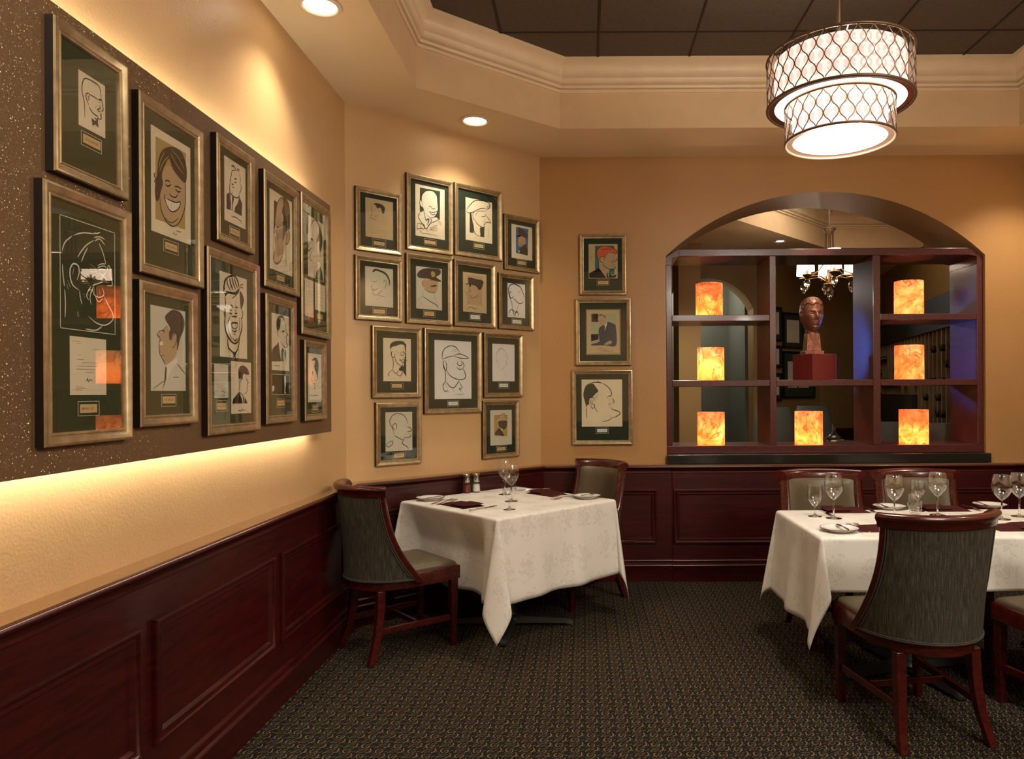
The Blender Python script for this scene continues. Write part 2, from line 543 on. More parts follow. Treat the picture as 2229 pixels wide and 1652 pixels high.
# ------------------------------------------------------------------ mesh building
class MB:
    def __init__(self):
        self.v, self.f, self.uv = [], [], {}

    def add(self, vs, fs):
        o = len(self.v)
        self.v += [V(p) for p in vs]
        self.f += [tuple(i + o for i in f) for f in fs]
        return o

    def box(self, x0, x1, y0, y1, z0, z1, X=None):
        vs = [(x0, y0, z0), (x1, y0, z0), (x1, y1, z0), (x0, y1, z0), (x0, y0, z1), (x1, y0, z1), (x1, y1, z1), (x0, y1, z1)]
        if X is not None:
            vs = [X(*p) for p in vs]
        self.add(vs, [(0, 3, 2, 1), (4, 5, 6, 7), (0, 1, 5, 4), (1, 2, 6, 5), (2, 3, 7, 6), (3, 0, 4, 7)])
        return self

    def grid(self, rows, cu=False, cv=False):
        nr, nc = len(rows), len(rows[0])
        o = len(self.v)
        for r in rows:
            self.v += [V(p) for p in r]
        for i in range(nr if cu else nr - 1):
            for j in range(nc if cv else nc - 1):
                a = o + i * nc + j
                b = o + i * nc + (j + 1) % nc
                c = o + ((i + 1) % nr) * nc + (j + 1) % nc
                d = o + ((i + 1) % nr) * nc + j
                self.f.append((a, b, c, d))
        return o

    def gr(self, rows, cu=False, cv=False):
        self.grid(rows, cu, cv)
        return self

    def loft(self, rings, caps=True):
        o = self.grid(rings, False, True)
        n = len(rings[0])
        if caps:
            self.f.append(tuple(o + i for i in range(n))[::-1])
            l = o + (len(rings) - 1) * n
            self.f.append(tuple(l + i for i in range(n)))
        return self

    def lathe(self, prof, n=24, c=(0, 0, 0), caps=False):
        rows = [[(c[0] + r * cos(2 * pi * k / n), c[1] + r * sin(2 * pi * k / n), c[2] + z) for k in range(n)] for r, z in prof]
        self.grid(rows, False, True)
        return self

    def tube(self, path, r, n=8, closed=False, caps=True):
        path = [V(p) for p in path]
        m = len(path)
        rings = []
        up = None
        for i, p in enumerate(path):
            if closed:
                d = path[(i + 1) % m] - path[i - 1]
            else:
                d = path[min(i + 1, m - 1)] - path[max(i - 1, 0)]
            d = d.normalized()
            if up is None:
                up = d.orthogonal().normalized()
            a = (up - d * up.dot(d))
            if a.length < 1e-6:
                a = d.orthogonal()
            a = a.normalized()
            up = a
            b = d.cross(a)
            rr = r[i] if isinstance(r, (list, tuple)) else r
            rings.append([p + a * (rr * cos(2 * pi * k / n)) + b * (rr * sin(2 * pi * k / n)) for k in range(n)])
        o = self.grid(rings, closed, True)
        if caps and not closed:
            self.f.append(tuple(o + i for i in range(n))[::-1])
            l = o + (m - 1) * n
            self.f.append(tuple(l + i for i in range(n)))
        return self

    def poly(self, pts, holes=(), flip=False):
        """flat polygon with holes"""
        loops = [[V(p) for p in pts]] + [[V(p) for p in h] for h in holes]
        tris = tessellate_polygon(loops)
        flat = [p for l in loops for p in l]
        self.add(flat, [tuple(t[::-1]) if flip else tuple(t) for t in tris])
        return self

    def prism(self, pts, d):
        """closed polygon pts extruded by vector d"""
        d = V(d)
        a = [V(p) for p in pts]
        n = len(a)
        tris = tessellate_polygon([a])
        o = self.add(a + [p + d for p in a], [])
        for t in tris:
            self.f.append(tuple(o + i for i in t))
            self.f.append(tuple(o + n + i for i in t[::-1]))
        for i in range(n):
            j = (i + 1) % n
            self.f.append((o + i, o + j, o + n + j, o + n + i))
        return self

    def build(self, name, mat, parent=None, smooth=35, loc=None, bevel=0.0, fix=True, uvf=None):
        me = bpy.data.meshes.new(name)
        me.from_pydata([tuple(p) for p in self.v], [], self.f)
        if fix:
            bm = bmesh.new()
            bm.from_mesh(me)
            bmesh.ops.recalc_face_normals(bm, faces=bm.faces)
            bm.to_mesh(me)
            bm.free()
        me.update()
        if uvf is not None:
            ul = me.uv_layers.new(name='UVMap')
            for lp in me.loops:
                ul.data[lp.index].uv = uvf[lp.vertex_index]
        if smooth:
            me.shade_smooth()
            me.set_sharp_from_angle(angle=radians(smooth))
        for mm in (mat if isinstance(mat, (list, tuple)) else [mat]):
            me.materials.append(mm)
        ob = bpy.data.objects.new(name, me)
        COL.objects.link(ob)
        if parent is not None:
            ob.parent = parent
        if loc is not None:
            ob.location = loc
        if bevel > 0:
            b = ob.modifiers.new('bevel', 'BEVEL')
            b.width = bevel
            b.segments = 2
            b.limit_method = 'ANGLE'
            b.angle_limit = radians(40)
        return ob


def tag(o, label=None, cat=None, group=None, kind=None):
    if label:
        o['label'] = label
    if cat:
        o['category'] = cat
    if group:
        o['group'] = group
    if kind:
        o['kind'] = kind
    return o


def empty(name, loc, rz=0.0, label=None, cat=None, group=None):
    o = bpy.data.objects.new(name, None)
    o.empty_display_size = 0.1
    COL.objects.link(o)
    o.location = loc
    o.rotation_euler = (0, 0, rz)
    return tag(o, label, cat, group)


KIDS = {}


def copy_tree(o, parent=None):
    c = o.copy()
    COL.objects.link(c)
    if parent is not None:
        c.parent = parent
    for ch in list(o.children):
        copy_tree(ch, c)
    return c


def place(proto, used, loc, rz, label, group=None):
    """first call moves the prototype itself, later ones copy it with its parts"""
    o = proto if not used else copy_tree(proto)
    used.append(1)
    o.location = loc
    o.rotation_euler = (0, 0, rz)
    o['label'] = label
    if group:
        o['group'] = group
    return o


def catmull(pts, sub=5, closed=False):
    pts = [V(p) for p in pts]
    n = len(pts)
    if n < 3:
        return pts
    out = []
    rng = range(n) if closed else range(n - 1)
    for i in rng:
        if closed:
            p0, p1, p2, p3 = pts[i - 1], pts[i], pts[(i + 1) % n], pts[(i + 2) % n]
        else:
            p0, p1, p2, p3 = pts[max(i - 1, 0)], pts[i], pts[i + 1], pts[min(i + 2, n - 1)]
        for k in range(sub):
            t = k / sub
            out.append(0.5 * ((2 * p1) + (p2 - p0) * t + (2 * p0 - 5 * p1 + 4 * p2 - p3) * t * t + (3 * p1 - p0 - 3 * p2 + p3) * t ** 3))
    if not closed:
        out.append(pts[-1])
    return out


def offset_path(path, d, closed=False):
    """plan polyline offset to the right of travel by d with mitred corners"""
    n = len(path)
    out = []
    for i, p in enumerate(path):
        p = V((p[0], p[1]))
        if closed or 0 < i < n - 1:
            a = (p - V(path[i - 1][:2])).normalized()
            b = (V(path[(i + 1) % n][:2]) - p).normalized()
        elif i == 0:
            a = b = (V(path[1][:2]) - p).normalized()
        else:
            a = b = (p - V(path[i - 1][:2])).normalized()
        na, nb = V((a.y, -a.x)), V((b.y, -b.x))
        m = (na + nb)
        m = m / max(1e-6, m.dot(na)) if m.length > 1e-6 else na
        out.append(p + m * d)
    return out


def mould_seg(path, prof, i, closed=False, cap=True):
    """the i-th segment of a moulding swept along path; prof = [(inward, z)...] closed profile"""
    j = (i + 1) % len(path)
    mb = MB()
    A, B = [], []
    for d, z in prof:
        o = offset_path(path, d, closed)
        A.append(V((o[i].x, o[i].y, z)))
        B.append(V((o[j].x, o[j].y, z)))
    mb.loft([A, B], cap)
    return mb
# ------------------------------------------------------------------ the room shell
XL, YB, XR, YR = -1.445, 5.38, 3.45, -3.0
ZS, ZC = 3.17, 3.60
W = [(XL, YR), (XL, 4.335), (-0.331, YB), (XR, YB), (XR, YR)]       # wall line, inside to the right of travel
SIDE = ['left', 'angle', 'back', 'right', 'rear']
PL = Plane(W[0], (0, 1))                    # left wall: s = Y + 3
PM = Plane(W[1], (W[2][0] - W[1][0], W[2][1] - W[1][1]))
PB = Plane((0, YB), (1, 0))                 # back wall: s = X


def S(o):
    return tag(o, kind='structure')


fl = MB().box(-3.2, 6.2, -3.2, 12.5, -0.06, 0.0).build('floor', M['carpet'], smooth=0)
S(fl)

# arched opening in the back wall
AX0, AX1 = atY(1449, 560, YB).x, atY(2144, 554, YB).x
AZ0 = atY(1800, 1008, YB).z
ASP = atY(1797, 556, YB).z                 # springing
ATOP = atY(1800, 417.5, YB).z
AXC, AHW = (AX0 + AX1) / 2, (AX1 - AX0) / 2
ARI = ATOP - ASP
AR = (AHW * AHW + ARI * ARI) / (2 * ARI)
A0 = math.asin(AHW / AR)
arch = [(AX0, AZ0), (AX0, ASP)]
for k in range(1, 40):
    a = -A0 + 2 * A0 * k / 40
    arch.append((AXC + AR * sin(a), ATOP - AR + AR * cos(a)))
arch += [(AX1, ASP), (AX1, AZ0)]
YB2 = 5.86


def wall_back():
    mb = MB()
    for y in (YB, YB2):
        outer = [(-0.331 - 0.1 * (y > YB), y, 0), (XR + .12, y, 0), (XR + .12, y, ZC), (-0.331 - 0.1 * (y > YB), y, ZC)]
        hole = [(x, y, z) for x, z in arch]
        mb.poly(outer, [hole])
    n = len(arch)
    a = [(x, YB, z) for x, z in arch]
    b = [(x, YB2, z) for x, z in arch]
    o = mb.add(a + b, [])
    for i in range(n):
        j = (i + 1) % n
        mb.f.append((o + i, o + j, o + n + j, o + n + i))
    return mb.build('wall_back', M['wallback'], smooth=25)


S(wall_back())


def plain_wall(i):
    a, b = V(W[i]), V(W[(i + 1) % 5])
    d = (b - a).normalized()
    n = V((-d.y, d.x))
    pts = [a, b, b + n * .1, a + n * .1]
    return MB().prism([(p.x, p.y, 0) for p in pts], (0, 0, ZC)).build('wall_' + SIDE[i], M['wall'], smooth=0)


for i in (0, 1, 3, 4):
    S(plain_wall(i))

# wainscot, chair rail, ledge and baseboard ------------------------------------
rail_prof = [(0.058, 0.798), (0.064, 0.800), (0.066, 0.806), (0.063, 0.812), (0.066, 0.822), (0.074, 0.830), (0.080, 0.836),
             (0.088, 0.839), (0.0925, 0.845), (0.0925, 0.851), (0.089, 0.856), (0.083, 0.8575), (0.0, 0.8575), (0.0, 0.798)]
ledge_prof = [(0.0, 0.8575), (0.083, 0.8575), (0.083, 0.8635), (0.0, 0.8650)]
base_prof = [(0.058, 0.0), (0.080, 0.0), (0.080, 0.112), (0.084, 0.116), (0.084, 0.122), (0.079, 0.127), (0.072, 0.130), (0.070, 0.142), (0.073, 0.150), (0.073, 0.156), (0.068, 0.162), (0.058, 0.166)]
panel_prof = [(0.0, 0.0), (0.06, 0.0), (0.06, 0.80), (0.0, 0.80)]


def pmould(mb, plane, s0, s1, z0, z1, n0):
    """a picture-frame panel moulding standing on the plane at depth n0"""
    pr = [(0, 0), (0.0, 0.013), (0.004, 0.019), (0.011, 0.019), (0.016, 0.011), (0.024, 0.008), (0.028, 0.013), (0.034, 0.013), (0.040, 0.005), (0.043, 0)]
    rows = []
    for w, h in pr:
        rows.append([plane.pt(s0 + w, n0 + h, z0 + w), plane.pt(s1 - w, n0 + h, z0 + w), plane.pt(s1 - w, n0 + h, z1 - w), plane.pt(s0 + w, n0 + h, z1 - w)])
    mb.grid(rows, False, True)


trimn = [0]
panels = {0: [], 1: [], 2: [], 3: [], 4: []}
for k in range(5):
    panels[0].append((4.12 - 0.955 * k - 0.881 + 3.0, 4.12 - 0.955 * k + 3.0))
Lm = (V(W[2]) - V(W[1])).length
panels[1] = [(0.13, Lm / 2 - 0.045), (Lm / 2 + 0.045, Lm - 0.13)]
panels[2] = [(-0.331 + 0.16, 0.53)]
for k in range(5):
    panels[3].append((0.2 + 1.6 * k, 1.7 + 1.6 * k))
for i in range(5):
    tn = 'trim_%d' % (i + 1)
    wp = S(mould_seg(W, panel_prof, i, True).build(tn, M['mahog'], smooth=0))
    wp['label'] = 'dark mahogany wainscot panelling of the %s wall' % SIDE[i]
    mould_seg(W, rail_prof, i, True).build('chair_rail', M['mahog'], wp, smooth=50)
    mould_seg(W, ledge_prof, i, True).build('ledge', M['ledge'], wp, smooth=0)
    a = V(W[i]); b = V(W[(i + 1) % 5])
    pl = Plane(W[i], b - a)
    for (s0, s1) in panels[i]:
        ss0, ss1 = (s0, s1) if i != 2 else (s0 + 0.331, s1 + 0.331)
        mb = MB()
        pmould(mb, pl, ss0, ss1, 0.281, 0.682, 0.06)
        mb.build('panel_moulding', M['mahog'], wp, smooth=50)
    bb = mould_seg(W, base_prof, i, True).build('baseboard_' + SIDE[i], M['mahog'], smooth=50)
    S(bb)

# the wider wainscot section under the arch stands slightly forward
JX0, JX1 = 0.645, 3.16
sec = S(MB().box(JX0, JX1, YB - .072, YB - .0595, 0.0, 0.80).build('trim_6', M['mahog'], smooth=0))
sec['label'] = 'wider mahogany wainscot section below the arch'
mb = MB()
pmould(mb, PB, JX0 + .008, JX1 - .008, 0.281, 0.682, 0.072)
mb.build('panel_moulding', M['mahog'], sec, smooth=50)
mb = MB()
mb.loft([[(x, YB - d - .010, z) for d, z in rail_prof[:-2]] + [(x, YB - .05, .8575), (x, YB - .05, .798)] for x in (JX0 - .004, JX1 + .004)])
mb.build('chair_rail', M['mahog'], sec, smooth=50)
mb = MB()
mb.loft([[(x, YB - d - .010, z) for d, z in base_prof] for x in (JX0, JX1)])
mb.build('base_moulding', M['mahog'], sec, smooth=50)

# dark sill below the shelf
sx0, sx1 = atY(1453, 1000, YB - .05).x, atY(2157, 1000, YB - .05).x
sz0, sz1 = 0.8655, atY(1800, 988, YB - .05).z
sl = MB().box(sx0, sx1, YB - .06, YB + .06, sz0, sz1).build('trim_7', M['sill'], smooth=0, bevel=.004)
S(sl)['label'] = 'black sill under the arched opening'

# ceiling ----------------------------------------------------------------------
O = [(-0.965, -2.4), (-0.965, 4.14), (-0.157, 4.80), (2.92, 4.80), (2.92, -2.4)]
ceil = S(MB().box(-1.6, 3.6, -3.1, 5.5, ZC, ZC + .05).build('ceiling', M['tile'], smooth=0))
mb = MB()
Wo = [(XL - .02, YR - .02), (XL - .02, 4.34), (-0.34, YB + .02), (XR + .02, YB + .02), (XR + .02, YR - .02)]
mb.poly([(x, y, ZS) for x, y in Wo], [[(x, y, ZS) for x, y in O]])
mb.build('soffit', M['soffit'], ceil, smooth=0)
mb = MB()
for i in range(5):
    a, b = O[i], O[(i + 1) % 5]
    mb.add([(a[0], a[1], ZS), (b[0], b[1], ZS), (b[0], b[1], ZC), (a[0], a[1], ZC)], [(0, 1, 2, 3)])
mb.build('fascia', M['fascia'], ceil, smooth=0)
crown = [(0.0, 3.405), (0.012, 3.405), (0.017, 3.410), (0.017, 3.419), (0.006, 3.422), (0.006, 3.427), (0.028, 3.429), (0.033, 3.435), (0.033, 3.444), (0.018, 3.448), (0.018, 3.453),
         (0.038, 3.457), (0.052, 3.468), (0.058, 3.484), (0.052, 3.500), (0.050, 3.520), (0.058, 3.545), (0.078, 3.562), (0.098, 3.570), (0.112, 3.574), (0.112, 3.600), (0.0, 3.600)]
for i in range(5):
    mould_seg(O, crown, i, True).build('crown_moulding', M['crown'], ceil, smooth=40)
mb = MB()
x = 0.098 - 0.598 * 2
while x < 2.95:
    if x > -0.96:
        mb.box(x - .006, x + .006, -2.4, 4.78, ZC - .0045, ZC + .002)
    x += 0.598
y = 4.37
while y > -2.4:
    mb.box(-0.96, 2.92, y - .006, y + .006, ZC - .004, ZC + .002)
    y -= 0.598
mb.build('tile_grid', M['tbar'], ceil, smooth=0)

# recessed downlights ------------------------------------------------------------
def downlight(x, y, label, z=ZS, spot=True, e=46.0, sz=0.075, ang=112, tilt=(0, 0)):
    t = empty('recessed_downlight', (x, y, z), 0, label, 'ceiling light', 'recessed downlights in the soffit')
    mb = MB()
    mb.lathe([(sz, -.0005), (sz + .018, -.001), (sz + .020, -.006), (sz + .014, -.010), (sz + .003, -.010), (sz - .004, -.002), (sz - .006, .0)], 32)
    mb.build('trim_ring', M['whitetrim'], t, smooth=60)
    mb = MB()
    mb.lathe([(0.0001, -.0015), (sz - .005, -.0015)], 32)
    mb.build('lamp', M['lamp'], t, smooth=0)
    if spot:
        li = bpy.data.lights.new('downlight_beam', 'SPOT')
        li.energy = e
        li.spot_size = radians(ang)
        li.spot_blend = 1.0
        li.shadow_soft_size = 0.05
        li.color = (1.0, 0.88, 0.70)
        lo = bpy.data.objects.new('downlight_beam', li)
        COL.objects.link(lo)
        lo.parent = t
        lo.location = (0, 0, -.03)
        lo.rotation_euler = (radians(tilt[0]), radians(tilt[1]), 0)
    return t


p = atZ(697, 12, ZS)
downlight(p.x, p.y, 'round recessed downlight glowing in the left soffit above the framed pictures')
p = atZ(1034, 262, ZS)
downlight(p.x, p.y, 'round recessed downlight glowing in the angled soffit above the corner table')
LIGHTS = []


def lamp(kind, loc, e, color=(1, .76, .5), size=.3, rot=(0, 0, 0), sizey=None, ang=None, blend=.6):
    li = bpy.data.lights.new(kind.lower() + '_lamp', kind)
    li.energy = e
    li.color = color
    if kind == 'AREA':
        li.size = size
        if sizey:
            li.shape = 'RECTANGLE'
            li.size_y = sizey
    else:
        li.shadow_soft_size = size
    if kind == 'SPOT':
        li.spot_size = radians(ang)
        li.spot_blend = blend
    lo = bpy.data.objects.new(li.name, li)
    COL.objects.link(lo)
    lo.location = loc
    lo.rotation_euler = rot
    return lo


# more of the soffit's downlights, outside the frame
for (x, y) in ((-1.205, 1.25), (-1.205, -0.9), (3.17, 4.9), (3.17, 2.6)):
    lamp('SPOT', (x, y, ZS - .03), 62, (1.0, .88, .70), size=.05, ang=112, blend=1.0)
# ------------------------------------------------------------------ framed pictures
Q = {'1': (0, 0, .33906), '2': (0, 350, .39336), '3': (400, 250, .27231), '4': (270, 560, .24209), 'a': (740, 350, .21186), 'b': (740, 680, .21792),
     'R1': (1250, 500, .09078), 'R2': (1240, 640, .10288), 'R3': (1230, 795, .10899), 'A': (100, 130, .12715), 'E': (470, 320, .13316),
     'G': (570, 390, .15137), 'H': (570, 640, .17563), 'F': (440, 580, .20588), '0': (0, 0, 1.0)}


def pts(s):
    return [tuple(float(c) for c in p.split(',')) for p in s.split()]


def quad(plane, off, zk, s):
    ox, oy, sc = Q[zk]
    h = [plane.hit(ox + x * sc, oy + y * sc, off) for x, y in pts(s)]
    s0 = (h[0][0] + h[3][0]) / 2
    s1 = (h[1][0] + h[2][0]) / 2
    z1 = (h[0][1] + h[1][1]) / 2
    z0 = (h[2][1] + h[3][1]) / 2
    return s0, s1, z0, z1


NAMES = {'k': 'ink_drawing', 'g': 'pencil_lines', 'b': 'blue_background', 'o': 'orange_hair', 'y': 'ochre_wash', 'w': 'white_lines', 'n': 'brown_wash', 'd': 'dark_background',
         's': 'flesh_wash', 't': 'teal_wash', 'u': 'dark_suit', 'v': 'pale_background', 'c': 'cream_line'}


def artwork(parent, plane, base_n, s_ref, z_ref, zk, code, lw):
    """ink lines and washes: real thin shapes lying on the paper, in the picture's own frame"""
    ox, oy, sc = Q[zk]
    groups = {}
    lay = 0
    for item in code.split(';'):
        item = item.strip()
        if not item:
            continue
        head, rest = item.split(':')
        p = pts(rest)
        fill = head[0] in 'FP'
        colr = head[1] if fill else head[0]
        wd = 0 if fill else float(head[1:]) * 0.001 * lw
        mb = groups.setdefault(colr, MB())
        off = base_n + 0.00025 + lay * 0.00004
        lay += 1
        h = []
        for x, y in p:
            s, z = plane.hit(ox + x * sc, oy + y * sc, off)
            h.append(V((s - s_ref, z - z_ref)))
        if fill:
            if head[0] == 'F':
                h = catmull([V((a.x, a.y, 0)) for a in h], 4, True)
            tris = tessellate_polygon([[V((a.x, a.y, 0)) for a in h]])
            mb.add([(a.x, -off, a.y) for a in h], [tuple(t) for t in tris])
        else:
            if len(h) > 2:
                h = catmull([V((a.x, a.y, 0)) for a in h], 4)
            n = len(h)
            L, R = [], []
            for i in range(n):
                d = V((h[min(i + 1, n - 1)].x - h[max(i - 1, 0)].x, h[min(i + 1, n - 1)].y - h[max(i - 1, 0)].y))
                if d.length < 1e-7:
                    d = V((1, 0))
                d.normalize()
                tt = i / (n - 1)
                ww = wd * 0.5 * (0.35 + 0.65 * min(1, 5 * tt, 5 * (1 - tt)))
                L.append((h[i].x - d.y * ww, -off, h[i].y + d.x * ww))
                R.append((h[i].x + d.y * ww, -off, h[i].y - d.x * ww))
            mb.grid([L, R])
    for c, mb in groups.items():
        mb.build(NAMES[c], M[c], parent, smooth=0, fix=False)


def picture(plane, wall_n, frame, label, papers=(), plate=None, mat='mat', lettersize=1.0, fw=.036, group=None, plate_zk=None, matlines=None, platemat='plate', lw=1.0):
    """frame = pixel corners of the frame's outer face; papers = [(zoom, quad, material, art)]"""
    TH = 0.028
    s0, s1, z0, z1 = quad(plane, wall_n + TH, '0', frame)
    sc_, zc_ = (s0 + s1) / 2, (z0 + z1) / 2
    loc = plane.pt(sc_, wall_n, zc_)
    t = empty('framed_picture', loc, plane.ang, label, 'framed picture', group)
    hw, hh = (s1 - s0) / 2, (z1 - z0) / 2
    prof = [(0.0, 0.0), (0.0, 0.022), (0.003, 0.027), (0.008, 0.028), (0.020, 0.0235), (0.027, 0.0185), (0.0285, 0.0205), (0.033, 0.0195), (0.036, 0.0125), (0.036, 0.010)]
    k = fw / 0.036

    def ring(w, n):
        w *= k
        return [(-hw + w, -n, -hh + w), (hw - w, -n, -hh + w), (hw - w, -n, hh - w), (-hw + w, -n, hh - w)]
    MB().gr([ring(w, n) for w, n in prof[1:]], False, True).build('frame', M['frame'], t, smooth=30)
    MB().gr([ring(0, 0.0005), ring(0, 0.0221)], False, True).build('frame_edge', M['frameside'], t, smooth=0)
    iw, ih = hw - fw + .002, hh - fw + .002
    NM = 0.0105
    MB().box(-iw, iw, -NM, -.001, -ih, ih).build('mat_board', M[mat], t, smooth=0)
    MB().box(-iw, iw, -.0168, -.0152, -ih, ih).build('glass', M['pane'], t, smooth=0)
    for (zk, qd, pm, art) in papers:
        NP = wall_n + NM + 0.0006
        if qd:
            a0, a1, b0, b1 = quad(plane, NP, zk, qd)
            pp = MB().box(a0 - sc_, a1 - sc_, -(NM + .0006), -NM + .0003, b0 - zc_, b1 - zc_).build('artwork_sheet', M[pm], t, smooth=0)
        else:
            pp = t
        if art:
            # artwork is drawn in plane coordinates measured from the picture centre, depth from the wall plane
            groups_base = NM + .0007
            pl2 = Plane(plane.O + plane.n * wall_n, plane.ex)
            artwork(pp, pl2, groups_base, sc_, zc_, zk, art, lw)
    if plate:
        zk, inner, outer = plate
        NP = wall_n + NM
        a0, a1, b0, b1 = quad(plane, NP, zk, inner)
        pm_ = MB().box(a0 - sc_, a1 - sc_, -(NM + .0008), -NM + .0003, b0 - zc_, b1 - zc_).build('name_card', M[platemat], t, smooth=0)
        # one line of print, too small to read
        mb = MB()
        rnd = random.Random(int(abs(a0) * 9999))
        x = a0 + (a1 - a0) * .12
        zc = (b0 + b1) / 2
        hgt = (b1 - b0) * .16
        while x < a1 - (a1 - a0) * .14:
            w = (a1 - a0) * rnd.choice((.02, .028, .035))
            y0 = -(NM + .0010)
            if rnd.random() > .13:
                mb.add([(x - sc_, y0, zc - hgt - zc_), (x + w * .4 - sc_, y0, zc - hgt - zc_), (x + w * .4 - sc_, y0, zc + hgt - zc_), (x - sc_, y0, zc + hgt - zc_)], [(0, 1, 2, 3)])
                if rnd.random() > .4:
                    zz = zc + rnd.choice((-.8, 0, .8)) * hgt
                    mb.add([(x - sc_, y0, zz - hgt * .25 - zc_), (x + w - sc_, y0, zz - hgt * .25 - zc_), (x + w - sc_, y0, zz + hgt * .25 - zc_), (x - sc_, y0, zz + hgt * .25 - zc_)], [(0, 1, 2, 3)])
            x += w + (a1 - a0) * .022
        mb.build('print', M['n'], pm_, smooth=0, fix=False)
        if outer:
            c0, c1, d0, d1 = quad(plane, NP, zk, outer)
            bw = .0014
            mb = MB()
            for (x0, x1, y0, y1) in ((c0, c1, d1 - bw, d1), (c0, c1, d0, d0 + bw), (c0, c0 + bw, d0, d1), (c1 - bw, c1, d0, d1)):
                mb.box(x0 - sc_, x1 - sc_, -(NM + .0007), -NM + .0003, y0 - zc_, y1 - zc_)
            mb.build('card_border', M['c'], t, smooth=0)
    if matlines:
        for zk, qd in matlines:
            c0, c1, d0, d1 = quad(plane, wall_n + NM, zk, qd)
            bw = .0022
            mb = MB()
            for (x0, x1, y0, y1) in ((c0, c1, d1 - bw, d1), (c0, c1, d0, d0 + bw), (c0, c0 + bw, d0, d1), (c1 - bw, c1, d0, d1)):
                mb.box(x0 - sc_, x1 - sc_, -(NM + .0007), -NM + .0003, y0 - zc_, y1 - zc_)
            mb.build('mat_line', M['c'], t, smooth=0)
    return t


# backlit brown panels on the left wall ----------------------------------------
XP = -1.357
NPN = XP - XL                       # panel front, measured from the wall
pz0, pz1 = 1.20, 2.409
for (y0, y1, lab) in ((0.2, 2.36, 'brown glittery backlit panel, nearer half, carrying the large laughing-man frame'),
                      (2.3605, 3.836, 'brown glittery backlit panel, farther half ending near the room corner')):
    t = empty('backlit_panel', (XL, y0, pz0), 0, lab, 'wall panel', 'backlit picture panels on the left wall')
    L = y1 - y0
    H = pz1 - pz0
    MB().box(NPN - .028, NPN, 0, L, 0, H).build('panel_board', M['glitter'], t, smooth=0, bevel=.0015)
    for yy in (0.3, L - 0.3):
        MB().box(0.0, NPN - .0285, yy - .04, yy + .04, 0.25, H - .25).build('wall_mount', M['black'], t, smooth=0)
    for zz, s_ in ((H - .028, 1), (.016, -1)):
        mb = MB()
        mb.box(NPN - .044, NPN - .030, 0.01, L - (.12 if y1 > 3 else .0), zz, zz + .012)
        mb.build('led_strip', M['led'], t, smooth=0)

G1 = 'framed caricatures on the brown panel'
G2 = 'framed caricatures on the angled wall'
G3 = 'framed pictures left of the arch'
lf = lambda fr, lab, **k: picture(PL, NPN, fr, lab, group=G1, lw=1.4, **k)
mf = lambda fr, lab, **k: picture(PM, 0.0, fr, lab, group=G2, mat='mat2', fw=.034, lw=1.8, **k)
bf = lambda fr, lab, **k: picture(PB, 0.0, fr, lab, group=G3, mat='mat2', fw=.034, lw=1.4, **k)

lf('122,30 284,148 280,435 120,372', 'small framed profile of a man in glasses and bow tie, top left on brown panel',
   papers=[('A', '568,165 1025,462 1005,1342 550,1105', 'paper', '''k2.2:668,985 665,870 660,740 645,660 622,560 618,470 630,380 660,325 720,330 790,365 860,405 910,455 935,530 942,620 955,690;
g1.6:790,380 840,410;g1.6:830,440 870,430;k2:735,770 705,700 688,640 690,590 720,570 745,600 740,640;k1.6:710,610 735,640 730,700;k2:745,590 830,640 900,690;k3:905,680 930,685 960,700;k3:910,720 930,740;
k2:958,690 970,770 982,850 970,880 945,870;k2:915,780 930,830 885,850 900,880 935,890;k2:935,900 950,940 935,960 950,990 935,1020 890,1005;k2:740,800 775,870 825,930 880,965 895,1005;k2:830,990 870,1020 900,1000;
Pn:780,995 840,1045 895,1025 890,1080 905,1165 845,1105 800,1130 795,1060;k2:860,800 850,830''')],
   plate=('A', '635,1268 935,1405 925,1550 632,1412', '600,1200 955,1380 950,1620 598,1448'))

